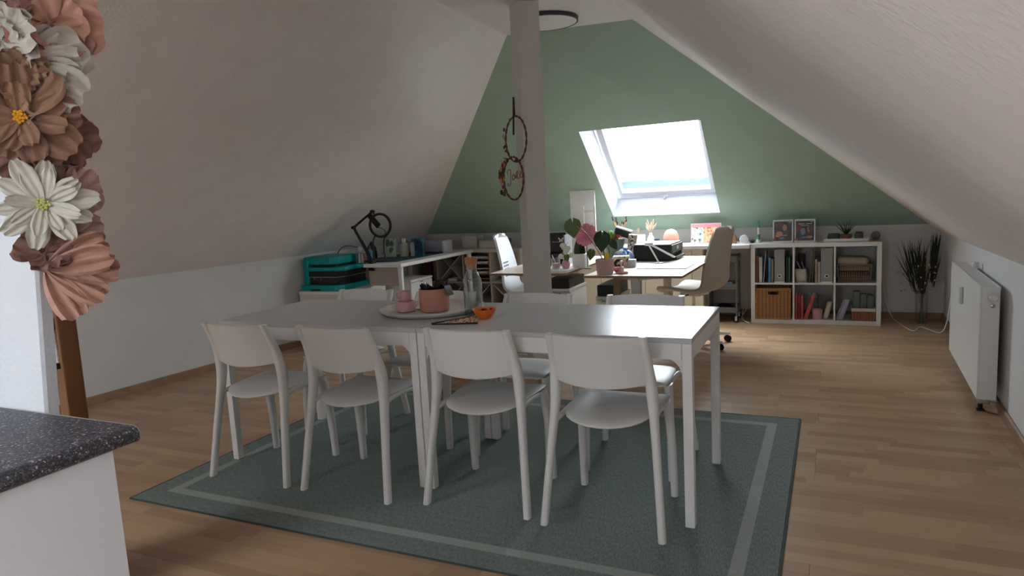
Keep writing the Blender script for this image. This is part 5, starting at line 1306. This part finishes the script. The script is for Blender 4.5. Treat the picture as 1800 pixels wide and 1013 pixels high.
# low cabinet with the heat press
lc = thing('low_cabinet', 'low white cabinet carrying the turquoise heat press', 'cabinet', (-2.985, 2.18, 0))
obj('body', B().box(0, .56, 0, .62, .05, .515), mat('cab_grey', (206, 198, 190), .5), lc, 0)
obj('top', B().box(-.005, .585, -.005, .625, .515, .54, .002), M_white, lc); obj('plinth', B().box(.02, .54, .02, .6, 0, .05), M_grey, lc, 0)
f = obj('drawer', B().box(.561, .578, .004, .616, .30, .512, .002), M_white, lc); obj('handle', B().tube([(.578, .24, .49), (.592, .25, .49), (.592, .37, .49), (.578, .38, .49)], .005, 8), M_white, f)
f = obj('drawer', B().box(.561, .578, .004, .616, .055, .296, .002), M_white, lc); obj('handle', B().tube([(.578, .24, .27), (.592, .25, .27), (.592, .37, .27), (.578, .38, .27)], .005, 8), M_white, f)
drawers('small white drawer chest under the craft table', -2.58, -2.22, 2.98, 3.40, .545, 3, M_white, 'x')
hp_ = thing('heat_press', 'turquoise heat press with black plates on the low cabinet', 'heat press', (-2.755, 2.47, .54))
M_turq = mat('turquoise', (0, 148, 150), .35)
obj('base', B().prism([(-.25, -.24), (.17, -.24), (.235, -.17), (.235, .25), (-.25, .25)], 0, .055, .008), M_turq, hp_)
obj('foot_recess', B().box(-.13, -.01, -.2425, -.239, .0, .018), M_black, hp_, 0)
obj('column', B().box(-.24, -.17, -.20, .22, .05, .30, .015, 3), M_turq, hp_)
obj('lower_plate', B().prism([(-.16, -.20), (.15, -.20), (.21, -.13), (.21, .20), (-.16, .20)], .055, .125, .006), M_black, hp_)
obj('plate_line', B().prism([(-.163, -.203), (.151, -.203), (.213, -.132), (.213, .203), (-.163, .203)], .128, .133), M_steel, hp_)
obj('upper_plate', B().prism([(-.165, -.205), (.155, -.205), (.215, -.135), (.215, .205), (-.165, .205)], .136, .185, .006), M_black, hp_)
obj('upper_cover', B().prism([(-.175, -.215), (.165, -.215), (.228, -.14), (.228, .215), (-.175, .215)], .185, .225, .012), M_turq, hp_)
obj('gap_block', B().box(-.16, .12, -.15, .18, .225, .250), M_black, hp_, 0)
hd = obj('head', B().prism([(-.24, -.19), (.09, -.19), (.15, -.12), (.15, .19), (-.24, .19)], .245, .325, .018), M_turq, hp_)
obj('display', B().box(-.03, .03, -.01, .012, -.002, .002, M=T(.10, -.165, .29) @ RZ(math.radians(50)) @ Matrix.Rotation(PI/2-.1, 4, 'X')), mat('display_navy', (20, 30, 60), .2), hd, 0)
for x in (-.10, -.02): obj('plate_pin', B().tube([(x, -.206, .105), (x, -.206, .127)], .003, 6), M_steel, hp_)
cable('press_cord', [(-2.93, 2.745, .545), (-2.96, 2.75, .75), (-2.93, 2.76, .88), (-2.86, 2.80, .93), (-2.76, 2.86, .91)], .006, M_grey, 'grey cord arching up behind the heat press')
lab1('glue_gun', B().tube([(0, 0, 0), (-.02, 0, .05), (-.05, 0, .14)], [.010, .013, .018], 12), M_paper, 'white glue stick tool leaning behind the heat press', 'tool', (-2.70, 2.86, .7705))
bottle('small blue jar of brushes behind the heat press', -2.63, 2.88, .77, .03, .15, (96, 130, 160), (96, 60, 66))
lab1('pink_tin', B().lathe([(0, 0), (.03, 0), (.03, .06), (.026, .064), (0, .064)], 20), mat('tin_pink', (170, 104, 100), .5), 'reddish round tin behind the heat press', 'tin', (-2.745, 2.93, .77))
blob('dark_plant', 'dark bushy plant clump behind the clamp lamp', 'plant', (-2.62, 3.10, .7735) if False else (-2.735, 3.06, .77), .05, .05, .17, mat('dark_bush', (34, 40, 36), .9), 44, .4)
lab1('steel_cup', B().lathe([(0, 0), (.03, 0), (.034, .005), (.036, .10), (.034, .10), (.031, .01), (0, .01)], 20), mat('steel_soft', (150, 148, 144), .35, metal=.7), 'small steel cup beside the lamp clamp', 'cup', (-2.545, 2.60, .77))

# ------------------------------------------------------------------ hoop wreaths on the post
def hoop(name, label, c, r, flowers, seed, rzz):
    t = thing(name, label, 'wreath', c, rzz)
    rg = random.Random(seed)
    b = B()
    for k in range(2):
        b.tube([((r+.004*math.cos(9*a+k*PI))*math.cos(a), .004*math.sin(9*a+k*PI), (r+.004*math.cos(9*a+k*PI))*math.sin(a)) for a in [2*PI*i/72 for i in range(72)]], .0042, 6, closed=True)
    obj('hoop', b, mat('plum_yarn', (112, 66, 72), .9), t)
    cols = [mat('fl_red', (140, 50, 62), .8), mat('fl_pink', (206, 140, 136), .8), mat('fl_yellow', (206, 170, 80), .8), mat('fl_plum', (84, 34, 48), .8), mat('fl_green', (70, 82, 60), .8)]
    for i in range(flowers):
        a = rg.uniform(PI*.62, PI*1.28); p = Vector((r*math.cos(a)+rg.uniform(-.025, .012), rg.uniform(-.03, .0), r*math.sin(a)+rg.uniform(-.01, .01)))
        b = B(); s_ = rg.uniform(.006, .012)
        for k in range(5): b.ball((p.x+s_*math.cos(2*PI*k/5), p.y-.003, p.z+s_*math.sin(2*PI*k/5)), s_*.7, 6)
        obj('flower', b, rg.choice(cols), t)
    for i in range(flowers//2):
        a = rg.uniform(PI*.6, PI*1.2); p = Vector((r*math.cos(a), -.005, r*math.sin(a))); q = p+Vector((-rg.uniform(.02, .05), rg.uniform(-.02, 0), rg.uniform(-.01, .035)))
        obj('sprig', B().tube([p, q], [.002, .0008], 5), cols[3], t)
    return t
HRZ = math.radians(-38)
hp1 = Vector((-.355, 1.625, 0))
h2 = hoop('flower_hoop', 'yarn hoop with dried flowers and script name, lower on the post', (-.353, 1.575, 1.478), .152, 30, 3, HRZ)
h1 = hoop('yarn_hoop', 'plum yarn hoop with a few flowers, upper on the post', (-.318, 1.575, 1.752), .158, 7, 6, HRZ)
# script lettering in the lower hoop, bent from wire
def wire(pts): return B().tube(spline(pts, 5), .0035, 6)
b = B()
for pts in ([(-.085, 0, .03), (-.09, 0, .055), (-.04, 0, .062), (-.042, 0, .0), (-.05, 0, -.045), (-.085, 0, -.05), (-.09, 0, -.03)],
            [(.025, 0, .012), (.0, 0, .028), (-.018, 0, .008), (-.005, 0, -.012), (.02, 0, .0), (.028, 0, .02), (.04, 0, .0), (.075, 0, .03), (.07, 0, .045), (.05, 0, .035), (.05, 0, .008), (.075, 0, -.004), (.10, 0, .012), (.125, 0, .035), (.115, 0, .045), (.10, 0, .025), (.115, 0, .0), (.145, 0, .01)]):
    b.tube(spline(pts, 5), .0035, 6)
obj('script_name', b, mat('wire_rose', (150, 96, 92), .5), h2)
b = B().tube([(0, 0, .158), (0, 0, .28)], .006, 6).tube([(-.012, -.01, .03), (.004, -.004, .29)], .007, 7)
obj('hanging_twig', b, mat('dark_twig', (70, 46, 46), .8), h1)
obj('tie', B().tube([(0, 0, -.158), (.0, -.004, -.16)], .008, 6).ball((0, -.003, -.15), .016, 8), MATS['fl_plum'], h1)
